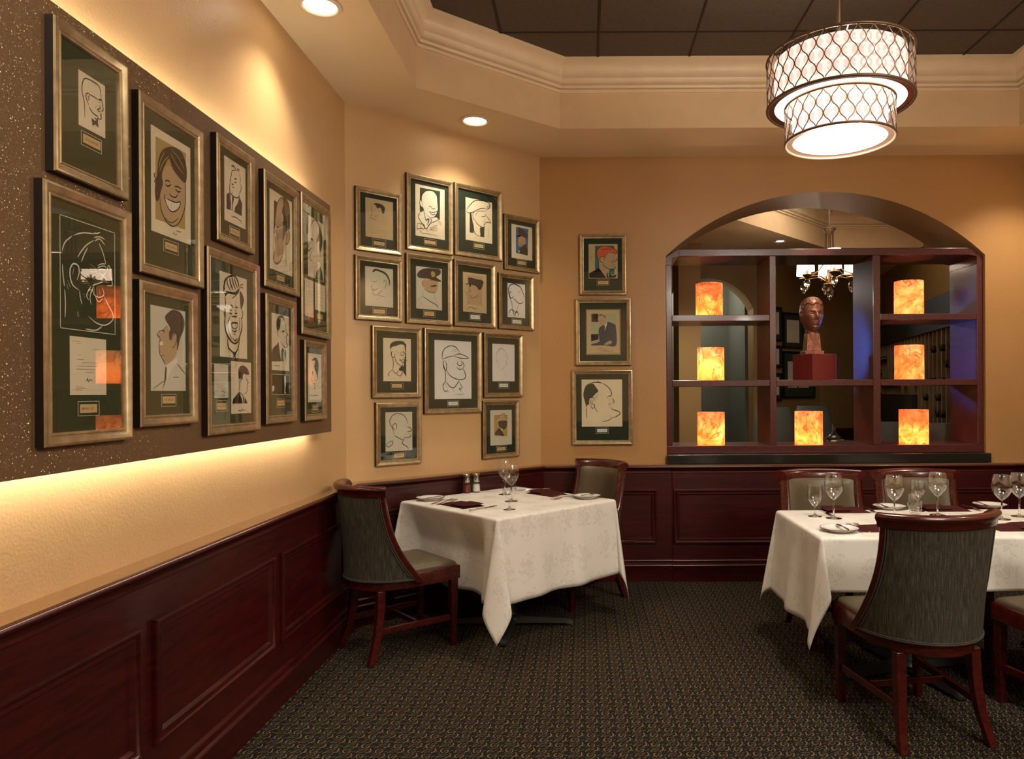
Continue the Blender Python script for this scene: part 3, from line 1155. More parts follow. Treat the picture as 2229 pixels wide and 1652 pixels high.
lf('101,388 291,463 290,958 97,973', 'large framed white-line profile of a laughing man above a typed letter',
   papers=[('2', '388,968 588,990 588,1296 386,1296', 'paper', '''g1.4:398,995 445,1000;g1.4:425,1010 455,1012;g1.4:512,1043 555,1046;g1.6:425,1073 450,1075;g1.6:425,1098 465,1100;g1.6:455,1117 545,1119;g1.6:423,1135 540,1138;g1.6:423,1152 530,1156;g1.6:475,1170 520,1173;
k1.4:478,1220 485,1205 490,1222 500,1210 512,1218;g1.5:420,1250 460,1252;g1.5:420,1258 475,1260;g1.5:420,1267 455,1269'''),
           ('2', None, None, '''w2.48:360,868 362,790 358,710;w2.48:357,695 350,640 345,570;w2.48:343,500 360,450 400,415;w2.48:408,412 460,398 525,405;w2.48:520,398 535,402 555,395;w2.48:520,425 550,420 580,435;w2.48:525,445 550,432 580,465;w2.48:548,455 570,510 585,570;
w2.48:430,535 450,500 480,465 520,440;w2.48:450,560 465,520 485,480;w3.10:437,715 405,690 390,650 388,600 405,570 432,580 438,620 425,660;w2.17:402,630 410,590;w2.17:370,680 378,712;w2.17:375,662 390,700;w2.17:440,720 445,760 455,795;
w2.17:540,580 565,570 585,572;w2.17:540,592 570,582 590,590;w2.17:545,605 565,600 585,610;w2.17:548,620 570,635 585,615;w1.61:498,570 535,600;w1.61:498,592 535,605;w1.61:500,615 538,612;w1.61:505,640 540,620;w1.61:515,660 545,628;
w2.48:590,620 600,580 610,600 605,640;w2.48:608,625 620,670 618,690 590,690;w1.86:555,655 575,640 590,665;w2.48:510,690 540,680 570,670;w2.48:512,700 520,740 550,755 575,740 565,700;w1.86:520,700 525,742;w1.86:535,705 540,750;w1.86:550,710 555,748;
w2.48:575,750 600,800 625,850 620,885 580,910 530,895 490,860;w2.17:525,745 545,780 570,760;w2.17:505,690 480,740 490,770;w2.17:520,690 498,750 505,795;w2.48:472,930 530,938 565,915;w1.55:428,835 430,865;w1.55:434,835 436,865''')],
   plate=('2', '442,1348 537,1346 535,1392 442,1396', '430,1331 550,1328 548,1408 430,1414'), matlines=[('2', '332,296 638,398 634,962 328,927')])

lf('310,197 448,291 443,627 304,592', 'framed colour caricature of a broadly grinning brown-haired man on ochre',
   papers=[('1', '975,803 1228,955 1218,1567 965,1480', 'paper', '''Py:1000,875 1195,985 1188,1475 998,1405;Fs:1040,1090 1090,1065 1170,1130 1195,1180 1190,1290 1175,1370 1150,1430 1105,1452 1060,1410 1035,1340 1025,1240 1030,1150;
Fn:1010,1110 1015,1040 1035,975 1075,945 1120,945 1165,975 1190,1040 1200,1110 1190,1175 1150,1140 1110,1085 1085,1020 1060,1060 1040,1120 1045,1180 1030,1240 1015,1290 1000,1280 995,1220 1000,1160;
y2.5:1085,1000 1050,1040 1025,1100;y2.5:1095,980 1130,1050 1180,1120;y2.5:1100,960 1150,1020 1185,1090;y2.5:1060,970 1030,1030 1020,1080;k3:1060,1165 1075,1158 1095,1170;k3.5:1062,1185 1080,1195 1098,1185;k3:1120,1195 1145,1200 1165,1215;k3.5:1125,1215 1145,1232 1160,1228;
k3:1085,1240 1105,1262 1130,1265 1140,1245;n2.5:1060,1245 1055,1270 1065,1300;Fw:1058,1270 1090,1285 1130,1300 1158,1298 1145,1340 1110,1360 1080,1335;k3:1058,1270 1090,1285 1130,1300 1158,1298 1145,1340 1110,1360 1080,1335 1058,1270;
k1.5:1080,1283 1085,1335;k1.5:1100,1290 1103,1352;k1.5:1120,1298 1120,1355;k1.5:1138,1300 1135,1345;n2.5:1060,1400 1100,1430 1150,1400;k2.5:1190,1180 1192,1300 1170,1390 1140,1440 1105,1452 1065,1415 1035,1340 1025,1240;
k2:1000,1110 990,1120 1000,1150 992,1165 1005,1180;g1.8:1110,1500 1120,1495 1125,1510 1140,1500;g1.8:1130,1480 1150,1488 1165,1490''')],
   plate=('1', '1060,1548 1138,1580 1136,1620 1060,1595', '1050,1530 1147,1565 1143,1640 1048,1610'))

lf('309,607 434,640 432,921 308,930', 'framed grey profile of a man with a tall dark pompadour facing left on pale paper',
   papers=[('4', '240,427 553,487 553,1202 240,1200', 'paper2', '''Fs:385,610 350,655 305,700 325,745 315,850 345,890 370,965 430,930 475,860 480,720 430,690 400,640;Fn:372,560 370,530 395,500 430,475 465,475 510,500 540,560 543,610 530,670 505,730 480,840 475,760 470,700 455,685 435,700 425,740 410,740 405,680 415,640 395,600;
g2:450,490 500,560 490,700;g2:420,490 440,560;k2:385,610 365,640 350,655 320,665 300,700 320,720 325,740 318,770 315,810 320,850 325,880 345,885 370,880;Fw:320,765 345,758 352,785 325,790;k3:345,650 355,660 365,680;k2:320,870 345,910 370,965;
k2:430,750 440,710 465,690 478,720 465,770 445,810 430,805;Fw:380,985 430,940 475,910 478,950 430,1000 380,1100;g2:475,950 520,1010 552,1050;Pn:372,990 385,985 380,1090 350,1190 365,1100;g2:260,1185 320,1140 360,1110;g1.8:440,1075 465,1080 495,1075''')],
   plate=('4', '345,1250 460,1250 457,1312 345,1315', '335,1230 470,1228 468,1338 335,1345'))

lf('477,289 557.7,345.8 555,552.6 473,522', 'small framed drawing of a round-faced man in dark suit and tie over a signature',
   papers=[('E', '145,150 488,355 478,1340 132,1190', 'paper', '''Pn:175,770 225,740 228,850 245,940 240,1030 175,1010;Pn:390,820 430,930 420,1130 300,1060 315,985 360,920;Pn:275,800 298,830 280,940 265,1050 255,1040 268,940 265,860;k2.5:230,600 235,540 250,470 265,390 300,380 345,375;
k2.2:250,310 285,300 310,340 330,370;k2.2:255,330 290,320 320,365;k2.2:345,370 370,360 390,400;k2:345,385 365,380 380,420;g2:380,440 400,520 395,600;k2.5:400,610 415,640 410,700 395,740 385,770;k3:300,530 320,520 345,535;k3:305,580 320,575 335,590;k3:250,545 262,540;
k3:255,600 275,610 290,605;k2.5:270,640 285,665 295,650;Pk:250,730 265,740 280,760 268,755;k3:230,600 225,680 240,750 280,800 330,830 370,820 385,770;k2:228,760 240,850 250,940;k2:385,790 375,870 350,950 315,985;
k1.8:200,1060 225,1085;k1.8:240,1085 245,1110;k1.8:270,1100 265,1140 300,1140 330,1150 350,1160 380,1190 420,1220 400,1250''')],
   plate=('E', '235,1315 385,1370 380,1470 235,1410', '222,1275 395,1350 390,1512 220,1445'))

LET = 'g1.5:170,1045 230,1050;g1.5:185,1058 215,1060;g1.5:205,1145 245,1147;g1.8:138,1200 175,1201;g1.8:138,1228 240,1232;g1.8:138,1240 255,1244;g1.8:138,1252 240,1255;g1.8:138,1268 180,1271;g1.8:205,1297 245,1298;k1.6:205,1325 220,1315 230,1328 250,1326;g1.8:205,1350 248,1351;g1.8:205,1363 248,1364;g1.8:205,1376 240,1377'
lf('455.8,534.6 568.8,579.5 567.8,934 454,951', 'tall framed big-haired frontal caricature above a letter and small suited profile',
   papers=[('F', '188,48 475,135 472,975 186,955', 'paper', '''Fk:245,260 290,265 340,270 375,245 392,225 388,260 370,290 340,300 310,290 270,290 245,320;k5:265,130 270,190 300,255;k5:290,115 300,180 330,255;k5:315,105 330,180 355,245;k5:335,105 355,180 375,230;k4:350,110 375,160 388,220;
k5:240,290 228,250 235,190 250,140 280,108 320,98 350,105 380,160 392,225;k4:250,120 232,165 242,175 226,215 238,230 228,260 240,280;k3.5:240,320 248,370 245,420;k3:392,225 385,270 350,310 315,340;k2.5:395,215 420,190 435,200;k2.5:400,230 425,220 435,240;
Fn:400,260 425,300 440,360 425,420 415,460 405,400 400,330;k3:400,260 425,300 440,360 425,420 415,460;k3:240,440 232,470 238,520 245,590;k2.5:248,450 252,540;k3:420,465 432,490 425,540 412,550;k5:245,450 242,540 240,600 250,680 275,740 310,790 345,815 380,790 400,730 420,660 422,600 415,540;
k3.5:325,750 345,785 375,760;k3:330,720 342,715 352,725;k2.5:300,520 275,590 275,650 300,730 320,780;k2.5:395,540 400,620 390,690;k3:295,420 310,408 330,435;k3:350,435 365,430 380,440;k3:290,470 305,460 315,475;k4:290,490 305,500 318,490;k3:350,470 365,465;k4:350,490 362,498 372,490;
k3:312,510 325,530 345,525 360,535 372,515;k3:330,535 345,540;Fw:310,610 340,600 375,605 370,640 345,660 320,640;k3:310,610 340,600 375,605 370,640 345,660 320,640 310,610;k3.5:300,605 330,590 345,595 370,595 380,615;k2:325,608 328,645;k2:340,605 342,655;k2:357,605 358,650;k3.5:320,670 345,690 370,670;
k4:272,740 275,830 290,870 345,915 380,870 392,800 398,740;k3:275,860 290,955;k3:345,915 330,935;k3:390,870 385,970;Pk:330,920 350,905 360,930 350,940 357,962 328,958 338,940'''),
           ('F', '308,1000 518,1018 518,1545 306,1562', 'paper', '''Fn:388,1190 382,1140 385,1090 405,1055 440,1047 475,1075 493,1110 493,1145 460,1140 440,1135 430,1160 425,1200 405,1180;k2.4:465,1140 468,1190 480,1215 490,1230 478,1245 485,1270 475,1290 480,1310 465,1335 440,1350;
k2.4:390,1200 395,1280 388,1320;k2.2:400,1190 410,1200 405,1230;k3:468,1200 490,1195;Pk:320,1450 330,1400 370,1350 390,1325 420,1400 428,1447;Pk:450,1385 470,1420 480,1447 448,1447;Pk:432,1380 442,1378 445,1447 436,1447;k2:390,1325 420,1350 440,1380;k2:440,1350 450,1385;
k1.8:390,1510 385,1530 400,1520 410,1530 425,1505 430,1525 445,1515 470,1522'''),
           ('F', '130,1028 277,1037 275,1388 130,1390', 'paper2', LET)],
   plate=('F', '155,1445 253,1443 253,1510 155,1515', '147,1420 266,1415 264,1528 147,1535'))

lf('579.7,367 654.6,422 652,646 575.6,621.7', 'framed shaded profile of a balding long-jawed man on the brown panel',
   papers=[('G', '118,135 442,335 428,1398 108,1275', 'paper', '''Pn:175,300 222,330 205,600 183,720 172,900 175,1050 165,1120 170,1130;Fs:225,330 270,270 300,265 330,320 300,440 300,560 330,640 320,740 370,720 405,780 400,880 350,960 320,1060 290,1150 240,1210 190,1215 165,1120 180,1050 195,940 185,870 200,760 215,700 190,620 205,480;
Fn:300,265 340,270 380,330 400,420 405,560 400,720 370,715 345,760 310,880 300,860 305,640 310,560 290,460 310,360;y2.5:330,300 370,400 390,520;y2.5:320,320 355,420 375,560;y2.5:320,360 345,460 360,600;k2.5:200,600 205,480 225,340 270,270 310,265;k3.5:210,690 230,685 245,700;
k3:215,710 190,750 185,780;n3:185,830 200,850 190,880 200,900 185,930;n3:185,1040 165,1110 175,1180 215,1220 260,1190 290,1120;k2.5:335,760 365,725 400,790 395,880 360,940 335,900;n2.5:350,780 370,800 360,880;g2.5:340,980 345,1150 360,1250;g2.5:420,970 400,950;n2.5:225,760 235,830 225,900;n2.5:215,600 245,620''')],
   plate=('G', '222,1372 320,1410 318,1480 220,1450', '210,1345 328,1390 326,1508 208,1470'))

lf('581,637.5 647.7,658 647.7,917 582.3,924.4', 'framed drawing of a man in brown suit and teal tie above a small dark photograph',
   papers=[('H', '122,230 338,280 338,955 122,940', 'paper', '''Fd:190,460 182,400 185,330 205,280 235,260 265,275 280,320 255,300 235,300 232,350 225,420 215,440 205,440;k3:270,310 290,350 298,420 300,470 325,505 310,515 300,540 310,560 305,600 320,640 310,655 285,660 255,625 225,580;k3:215,440 200,450 198,500 210,530;
Fk:250,470 270,450 280,460 265,475;k2.5:260,485 280,490;Pn:123,835 124,720 140,670 190,620 205,590 220,700 240,835;Pn:300,840 280,740 290,690 300,700 302,840;Pt:240,690 260,670 275,700 262,740 270,835 242,832;Pw:205,560 225,640 245,690 240,700 215,650;g1.8:150,880 200,890 230,885'''),
           ('H', '124,990 340,1004 338,1243 124,1245', 'k', '''Fw:275,1030 290,1010 300,1050 298,1120 290,1200 300,1225 280,1230 282,1150;Fw:130,1150 150,1135 155,1180 135,1210''')],
   plate=('H', '192,1318 278,1318 276,1382 192,1384', '185,1298 287,1295 285,1405 185,1412'), matlines=[('H', '122,988 341,1002 340,1246 122,1248')])

lf('660,418.8 723.5,462.4 720.3,738 656.6,727', 'tall framed profile of a balding man above two typed letters',
   papers=[('G', '668,517 893,652 880,1475 660,1390', 'paper', '''k3:690,860 695,760 705,680 730,610 765,585 800,600 830,670 855,760 870,850 865,960 845,1050 840,1200;Fd:765,585 800,600 835,680 865,800 868,940 845,1030 835,1060 825,960 830,900 810,890 790,920 795,850 820,760 815,680 790,620;Fk:700,850 725,850 735,890 715,875;
k3:710,905 730,915;k3:690,900 670,960 665,1010 680,1030 700,1000 715,990;k2.5:720,990 735,1010;k2.5:690,1060 715,1050;k3:715,1060 690,1110 700,1160 725,1165;k2.5:725,1180 745,1215;k3:800,1080 800,1110;k3:780,1260 840,1215;Pd:840,1250 870,1350 880,1470 765,1430 785,1340;k3:770,1260 755,1420'''),
           ('0', '664.2,605.2 684.3,612.5 681,691 663.1,686.5', 'paper', 'g1.6:667,622 679,626;g1.6:667,632 680,636;g1.6:667,638 680,642;g1.6:667,644 679,648;g1.6:667,654 680,657;g1.6:667,662 675,664'),
           ('0', '686.2,613.7 707.7,623.1 707.5,680 685,673.7', 'paper', 'g1.6:689,624 703,630;g1.6:689,632 704,638;g1.6:689,638 704,643;g1.6:689,645 704,650;g1.6:689,655 700,659;g1.6:695,664 704,667')],
   plate=('H', '687,250 750,265 748,312 685,303', '680,240 760,255 757,345 680,322'))

lf('665,738.7 712,748 713,912 666.6,917', 'smallest framed sketch of a dark-haired man, bottom far end of the brown panel',
   papers=[('H', '572,728 740,755 738,1340 572,1340', 'paper', '''Fd:620,830 635,800 660,785 690,810 705,870 700,950 692,1050 680,1000 668,960 650,900 660,830;k2.5:635,960 625,1000 640,990;Fk:620,965 635,960 640,985;k2.5:620,1020 612,1060 625,1085 640,1080;k2.5:630,1105 655,1110 645,1130;k2.5:655,1130 660,1160 650,1180;g2:585,1250 640,1260 700,1250''')],
   plate=('H', '632,1380 690,1378 690,1440 632,1442', '622,1367 700,1365 698,1466 622,1467'), fw=.032)

# angled wall --------------------------------------------------------------------
mf('775,403 875.6,423 875.6,555.5 775,544', 'framed faint tan head sketch with notes, top left of the angled wall',
   papers=[('a', '262,377 545,424 545,817 262,777', 'paper3', '''Fn:340,445 370,435 420,445 455,470 462,500 450,545 430,530 425,495 405,480 385,490 365,455;g1.4:330,450 325,500 330,540 310,580 330,590 360,600 380,605;g1.4:345,480 355,490;g1.4:340,500 355,500;g1.4:400,500 405,540;g1.4:440,550 455,600;g1.4:345,560 370,570 390,555;
g1:430,610 490,620;g1:430,630 495,640;g1:430,650 480,655;g1:310,680 400,685;g1:310,710 470,720;g1:310,735 380,745;g1:440,740 480,745;g1:450,780 470,790''')],
   plate=('a', '350,825 460,838 458,873 348,862', '337,800 473,818 472,888 337,872'))
mf('886.2,375.4 987.9,395.5 986.8,555 886,542.8', 'framed ink caricature of a bald smiling man in uniform with ribbons on dark ground',
   papers=[('a', '775,240 1077,295 1075,812 775,768', 'paper', '''Pd:822,275 1028,312 1026,610 990,590 820,520;Fw:838,400 845,350 880,312 920,305 960,315 995,360 1003,430 1005,510 985,560 950,585 905,570 870,525 855,480 835,470 820,430 825,405;Pw:860,510 800,560 810,600 880,700 980,620 1010,600 990,580 940,590;
k2.2:855,480 845,440 838,400 845,350 880,312 920,305 960,315 995,360 1003,430 1008,500 985,560 950,585 905,570 870,525;k2:845,410 825,405 820,440 840,475 855,480;k2:910,470 930,465 940,480;k2:985,470 1000,475;k2:935,475 955,495 980,490;k2.4:915,515 945,530 985,525 1005,510;k2.4:920,525 950,555 985,545;
k1.6:895,490 910,500;k2:860,510 870,560 885,620;k2:885,600 910,595 945,600;k2.2:830,520 805,570 850,650 890,700 920,650 985,620 1000,610;k2.2:945,590 930,640 895,690;k3.2:885,620 900,600 915,615 895,660;k3:900,600 905,640;k2.2:795,640 862,655 865,700 830,690 795,700 795,640;k2:830,650 830,690;
k3:925,690 1000,660;k2.4:925,700 1000,680;k2.4:920,710 1003,695;k2.4:925,710 1003,718;k2.4:1000,600 1040,640;k2:800,545 835,560;k3:890,700 900,730;k2:1000,615 1045,665;k2.2:960,725 962,735;y1.6:810,740 830,710 840,740 880,745 950,755 1020,775''')],
   plate=('a', '872,813 982,830 980,862 870,848', '865,797 993,813 990,877 863,860'))
mf('991,396.6 1094,418 1094,569 991,554.4', 'framed ink profile of a long-nosed man in a beret, top row second from right',
   papers=[('a', '1292,375 1565,430 1563,853 1290,810', 'paper', '''Pd:1333,530 1350,540 1375,700 1372,742 1333,735;Pd:1445,680 1485,682 1482,787 1440,778 1445,740;k2.6:1300,525 1310,490 1340,450 1370,420 1400,408 1450,410 1500,420 1535,440 1542,465 1530,490 1510,500 1505,525;k2.6:1300,525 1340,535 1400,510 1450,490 1505,490;
k2:1510,490 1520,470 1540,460 1535,480 1512,500;k1.6:1400,520 1450,515 1500,520;k2.2:1345,540 1340,570 1355,620 1370,660 1378,720 1400,760 1440,775;k2:1385,530 1365,540 1370,590 1390,605;k2:1385,600 1405,640 1440,670 1470,685;k1.8:1450,575 1490,570 1500,545;k2.2:1500,560 1530,600 1552,640 1520,630 1490,635;
k1.8:1490,600 1475,640;k2:1500,640 1480,660 1490,680 1470,680;k2:1445,680 1440,720 1445,745;k1.6:1420,530 1395,550 1400,570;y1.6:1520,800 1525,730 1530,690''')],
   plate=('a', '1383,848 1475,865 1473,900 1380,885', '1372,832 1487,850 1483,915 1370,898'))
mf('1100,464.4 1176.4,479 1175,595.8 1099,585', 'small framed profile of a man in peaked cap on a bright blue ground',
   papers=[('a', '1765,648 1978,687 1973,1027 1762,995', 'paper', '''Pb:1808,680 1935,703 1930,975 1808,945;Fs:1835,785 1860,770 1905,795 1908,850 1870,890 1835,870 1825,830;Fn:1830,740 1828,690 1850,685 1900,730 1930,770 1925,790 1900,790 1860,770;Fk:1812,775 1840,760 1860,770 1840,785;Pn:1830,940 1850,890 1905,855 1930,920 1930,972 1830,950;
k1.6:1835,790 1825,820 1835,840 1820,850;k1.6:1840,850 1855,870 1880,850;k1.6:1870,895 1905,860;Pw:1835,920 1845,920 1845,945 1835,942;y2:1875,890 1895,880;y2:1830,690 1850,720;k1.6:1905,790 1910,850''')],
   plate=('a', '1827,1025 1908,1040 1905,1072 1827,1060', '1820,1010 1920,1028 1915,1087 1818,1070'))
mf('774,554.4 876.6,565 877.7,700.7 774.9,695', 'framed pale pencil head of a swept-back-haired man, left end of the second row',
   papers=[('a', '257,1085 545,1110 547,1505 262,1490', 'paper2', '''Fd:335,1130 360,1110 410,1120 470,1150 500,1190 515,1240 510,1290 500,1230 470,1175 420,1145 370,1130 345,1145;g1.4:320,1200 318,1260;k1.4:330,1245 350,1240 385,1240;k1.4:345,1250 365,1260;g1.6:335,1270 325,1300 335,1320 360,1310;g1.6:320,1320 350,1330 395,1310;
g1.6:440,1260 460,1225 475,1250 465,1300 450,1310;g1.6:335,1340 340,1370 375,1378 410,1355 440,1320;g1.4:470,1330 500,1260;g1.4:390,1380 430,1390 465,1400;g1.4:370,1430 410,1410''')],
   plate=('a', '347,1523 463,1532 462,1572 347,1565', '337,1508 475,1517 475,1583 337,1577'))
mf('885,550 986.4,563 985.8,708 886,704', 'framed drawing of a moustached man in a large dark peaked cap with badge',
   papers=[('a', '782,1082 1048,1112 1047,1537 783,1518', 'paper2', '''Fs:870,1215 950,1225 1005,1240 1005,1310 985,1350 940,1355 890,1330 870,1290 850,1280 845,1240;Fn:795,1185 800,1150 840,1115 900,1103 970,1108 1030,1120 1030,1165 990,1190 1000,1205 1035,1230 1030,1245 960,1230 900,1210 830,1205;Fy:935,1150 955,1135 980,1160 970,1190 945,1190;
k1.6:850,1230 845,1270 870,1295;k1.6:860,1300 900,1340 950,1355 985,1345;k2:925,1230 950,1228;Fn:925,1295 950,1280 985,1275 990,1290 950,1295;k1.6:960,1245 970,1275;k1.6:870,1320 850,1390;k1.6:975,1360 970,1400;k2:850,1390 800,1430;k2:850,1390 920,1440 990,1480 1005,1510;k1.6:800,1440 850,1480;k1.6:970,1400 1005,1500;g1.6:800,1500 830,1490''')],
   plate=('a', '867,1545 968,1558 967,1597 865,1587', '857,1537 980,1548 977,1612 855,1598'))
mf('990,564.6 1080,574.6 1080,715 990.6,709', 'framed tan drawing of a man in cap and sunglasses smoking a pipe',
   papers=[('a', '1263,1145 1507,1165 1505,1567 1265,1550', 'paper3', '''Ps:1305,1175 1465,1190 1463,1490 1305,1470;Fn:1320,1200 1400,1215 1475,1240 1440,1330 1400,1290 1340,1270 1285,1270 1320,1250;k1.6:1335,1275 1330,1310 1340,1330 1330,1360;Fk:1330,1265 1345,1265 1345,1290 1332,1290;k3:1285,1340 1310,1385;k2:1300,1360 1340,1330;k1.6:1400,1290 1420,1300 1410,1330;
k1.6:1340,1370 1350,1410 1390,1400 1430,1370;k1.6:1370,1420 1365,1450;k1.6:1395,1420 1450,1380;k1.6:1430,1400 1470,1500;k1.6:1340,1440 1280,1510;k1.6:1300,1530 1340,1500 1380,1520 1410,1510''')],
   plate=('a', '1342,1578 1437,1590 1435,1630 1340,1620', '1332,1568 1447,1577 1445,1642 1330,1630'), platemat='paperb')
mf('1086.4,592.6 1162.7,602 1163.9,720 1088,715', 'small framed bold-line profile of a sharp-nosed man in collar and tie',
   papers=[('a', '1722,1253 1902,1273 1903,1617 1722,1605', 'paperb', '''k3.4:1775,1545 1765,1460 1745,1400 1732,1340 1740,1290 1780,1265 1830,1280 1860,1310 1880,1360 1895,1395 1880,1400;k2.6:1790,1265 1840,1290 1860,1300;k2.6:1765,1350 1748,1345 1745,1390 1765,1410 1785,1390;k3:1830,1345 1860,1340;k2.4:1845,1355 1850,1370;k2.4:1860,1420 1880,1415;k2.4:1865,1440 1880,1440;
k2.6:1880,1440 1875,1460 1840,1465 1800,1430 1785,1410;k2.6:1840,1465 1820,1530;k3:1730,1570 1765,1525 1795,1600;k3:1765,1525 1810,1560 1820,1535;k3:1795,1600 1815,1540 1840,1600;k3:1730,1580 1790,1605''')],
   plate=('b', '1725,73 1810,78 1808,113 1723,108', '1718,63 1818,68 1815,120 1715,115'), platemat='paperb')
mf('810.8,707 918.7,715 918.7,866 812,866', 'framed ink drawing of a thin curly-haired man in glasses and bow tie',
   papers=[('b', '433,252 710,267 708,690 432,685', 'paper', '''Pd:640,300 662,318 662,640 635,600 640,480 655,440 655,400;Fd:505,370 500,330 520,300 560,285 610,285 645,300 655,340 640,325 600,320 560,335 520,345;k2:640,320 640,390;k1.8:605,400 635,395 638,425 610,430 605,400;k1.6:540,385 600,405;k2.4:615,410 625,412;k2:640,390 655,430 650,450 635,450;
k2:590,470 615,480 645,460;k2:600,460 620,500 650,485 680,480;k2:630,495 625,530 600,530 560,490 550,450;k2:530,390 515,400 520,440 545,450 550,410;k1.8:505,370 515,430 535,500 525,580;Pd:590,560 620,530 640,540 640,590 590,580;k2:520,570 480,620 500,635;k2:520,570 560,610 585,580;k2:560,610 600,635 640,590 665,640;k2:600,660 610,630;g1.4:470,665 560,662''')],
   plate=('b', '520,715 620,718 620,752 520,752', '510,702 637,705 635,767 508,767'))
mf('925,716 1051.6,718.8 1047.7,898 924.8,901', 'largest frame on angled wall, ink drawing of big-chinned man in baseball cap',
   papers=[('b', '945,280 1313,287 1312,862 945,867', 'paperb', '''k3:1025,470 1022,420 1040,370 1080,340 1130,335 1170,360 1200,415;k3:1130,435 1200,415 1285,455 1220,460 1130,435;k2.6:1025,470 1080,445 1130,435;k1.8:1120,375 1125,398;k1.8:1125,374 1165,365;k1.8:1130,395 1172,385;k1.8:1140,372 1145,392;k1.8:1155,370 1158,388;
k2.6:1025,490 1045,560 1055,620 1050,690 1020,730;k2.6:1045,480 1030,500 1040,560 1060,580 1065,520 1050,480;k2:1095,455 1085,490;k3:1060,560 1090,620 1140,655 1190,670 1240,665 1255,630 1240,580 1225,560;k2:1160,490 1165,475;k2:1190,470 1200,460;k2.4:1185,490 1170,510 1190,530 1215,525 1220,500 1205,480;
k2.4:1225,490 1240,530 1230,560;k2.4:1165,550 1200,570 1225,560;k2:1185,575 1215,570;k2.8:1060,690 1100,740 1140,750 1180,700 1190,680;k2.4:1050,690 1030,740 1050,790 1075,780 1080,800;k2:1050,695 1075,770;k2.4:1190,690 1220,750 1190,760 1215,785;k2.4:1140,790 1125,770;g1.6:1145,815 1200,820 1240,812''')],
   plate=('b', '1083,893 1178,890 1177,925 1083,930', '1075,883 1190,880 1187,935 1073,940'), platemat='paperb')
mf('1053.8,723.6 1140,728 1138.9,864 1056,865.7', 'framed very faint pencil head on bluish white paper beside the baseball-cap drawing',
   papers=[('b', '1522,312 1743,322 1745,688 1523,688', 'paperb', '''g1.1:1600,570 1580,520 1560,470 1565,410 1590,365 1620,360 1650,390 1668,430 1665,490 1655,530 1620,570 1600,550;g1.1:1580,400 1600,365 1640,370;g1.1:1635,435 1660,435;g1.1:1665,440 1672,465;g1.1:1640,495 1665,490;g1.1:1570,470 1585,500;g1.1:1600,580 1560,620;g1.1:1640,570 1650,640''')],
   plate=('b', '1592,712 1677,712 1677,745 1592,748', '1580,702 1688,702 1686,758 1580,760'), platemat='paperb')
mf('819.5,876 918.7,875 918.7,1008 819.5,1016', 'framed line profile of an old man with epaulettes, bottom left of the angled wall',
   papers=[('b', '455,998 722,993 723,1375 455,1390', 'paper2', '''n2.6:545,1230 520,1150 497,1100 510,1050 540,1020 590,1010 640,1030 670,1080 675,1115;n2:500,1060 480,1080;n2:575,1040 600,1012;n2.4:555,1180 530,1160 528,1130 550,1110 568,1130 560,1170;n2.6:665,1140 700,1150 715,1175 700,1190 670,1185;n2:655,1200 690,1195;n2:650,1215 700,1210;
n2.4:700,1215 710,1235 680,1250 640,1245;n2:570,1190 590,1215;n2.4:545,1230 580,1250 635,1275 640,1250;n2.6:635,1275 625,1310 670,1340 685,1370;n2:535,1270 520,1290;n2.2:465,1310 510,1285 528,1300 520,1320 485,1345 465,1325 465,1310;n2:475,1310 500,1315;n2:640,1130 660,1125;n2:620,1340 620,1355''')],
   plate=('b', '540,1410 643,1405 642,1447 540,1453', '528,1400 655,1395 653,1460 528,1468'))
mf('1051.6,873 1132,870.7 1131.6,993 1053,999.7', 'small framed profile of a man in tan peaked cap on an ochre square',
   papers=[('b', '1502,978 1718,973 1715,1320 1502,1328', 'paper2', '''Py:1540,1025 1675,1022 1673,1235 1540,1235;Fs:1545,1095 1590,1040 1640,1008 1650,1050 1670,1075 1672,1085 1610,1080;k1.4:1545,1095 1590,1040 1640,1008 1650,1050 1670,1075;Fn:1585,1090 1630,1080 1665,1085 1668,1110 1660,1150 1635,1170 1600,1150 1585,1120;k2:1635,1090 1672,1105;
Fn:1545,1215 1590,1155 1620,1190 1640,1230 1600,1228;Pw:1595,1150 1620,1185 1625,1165;w1.2:1610,1100 1620,1140;w1.2:1570,1190 1590,1215;g1.4:1580,1255 1650,1250''')],
   plate=('b', '1570,1347 1652,1343 1650,1375 1570,1380', '1562,1335 1663,1330 1661,1387 1560,1392'))

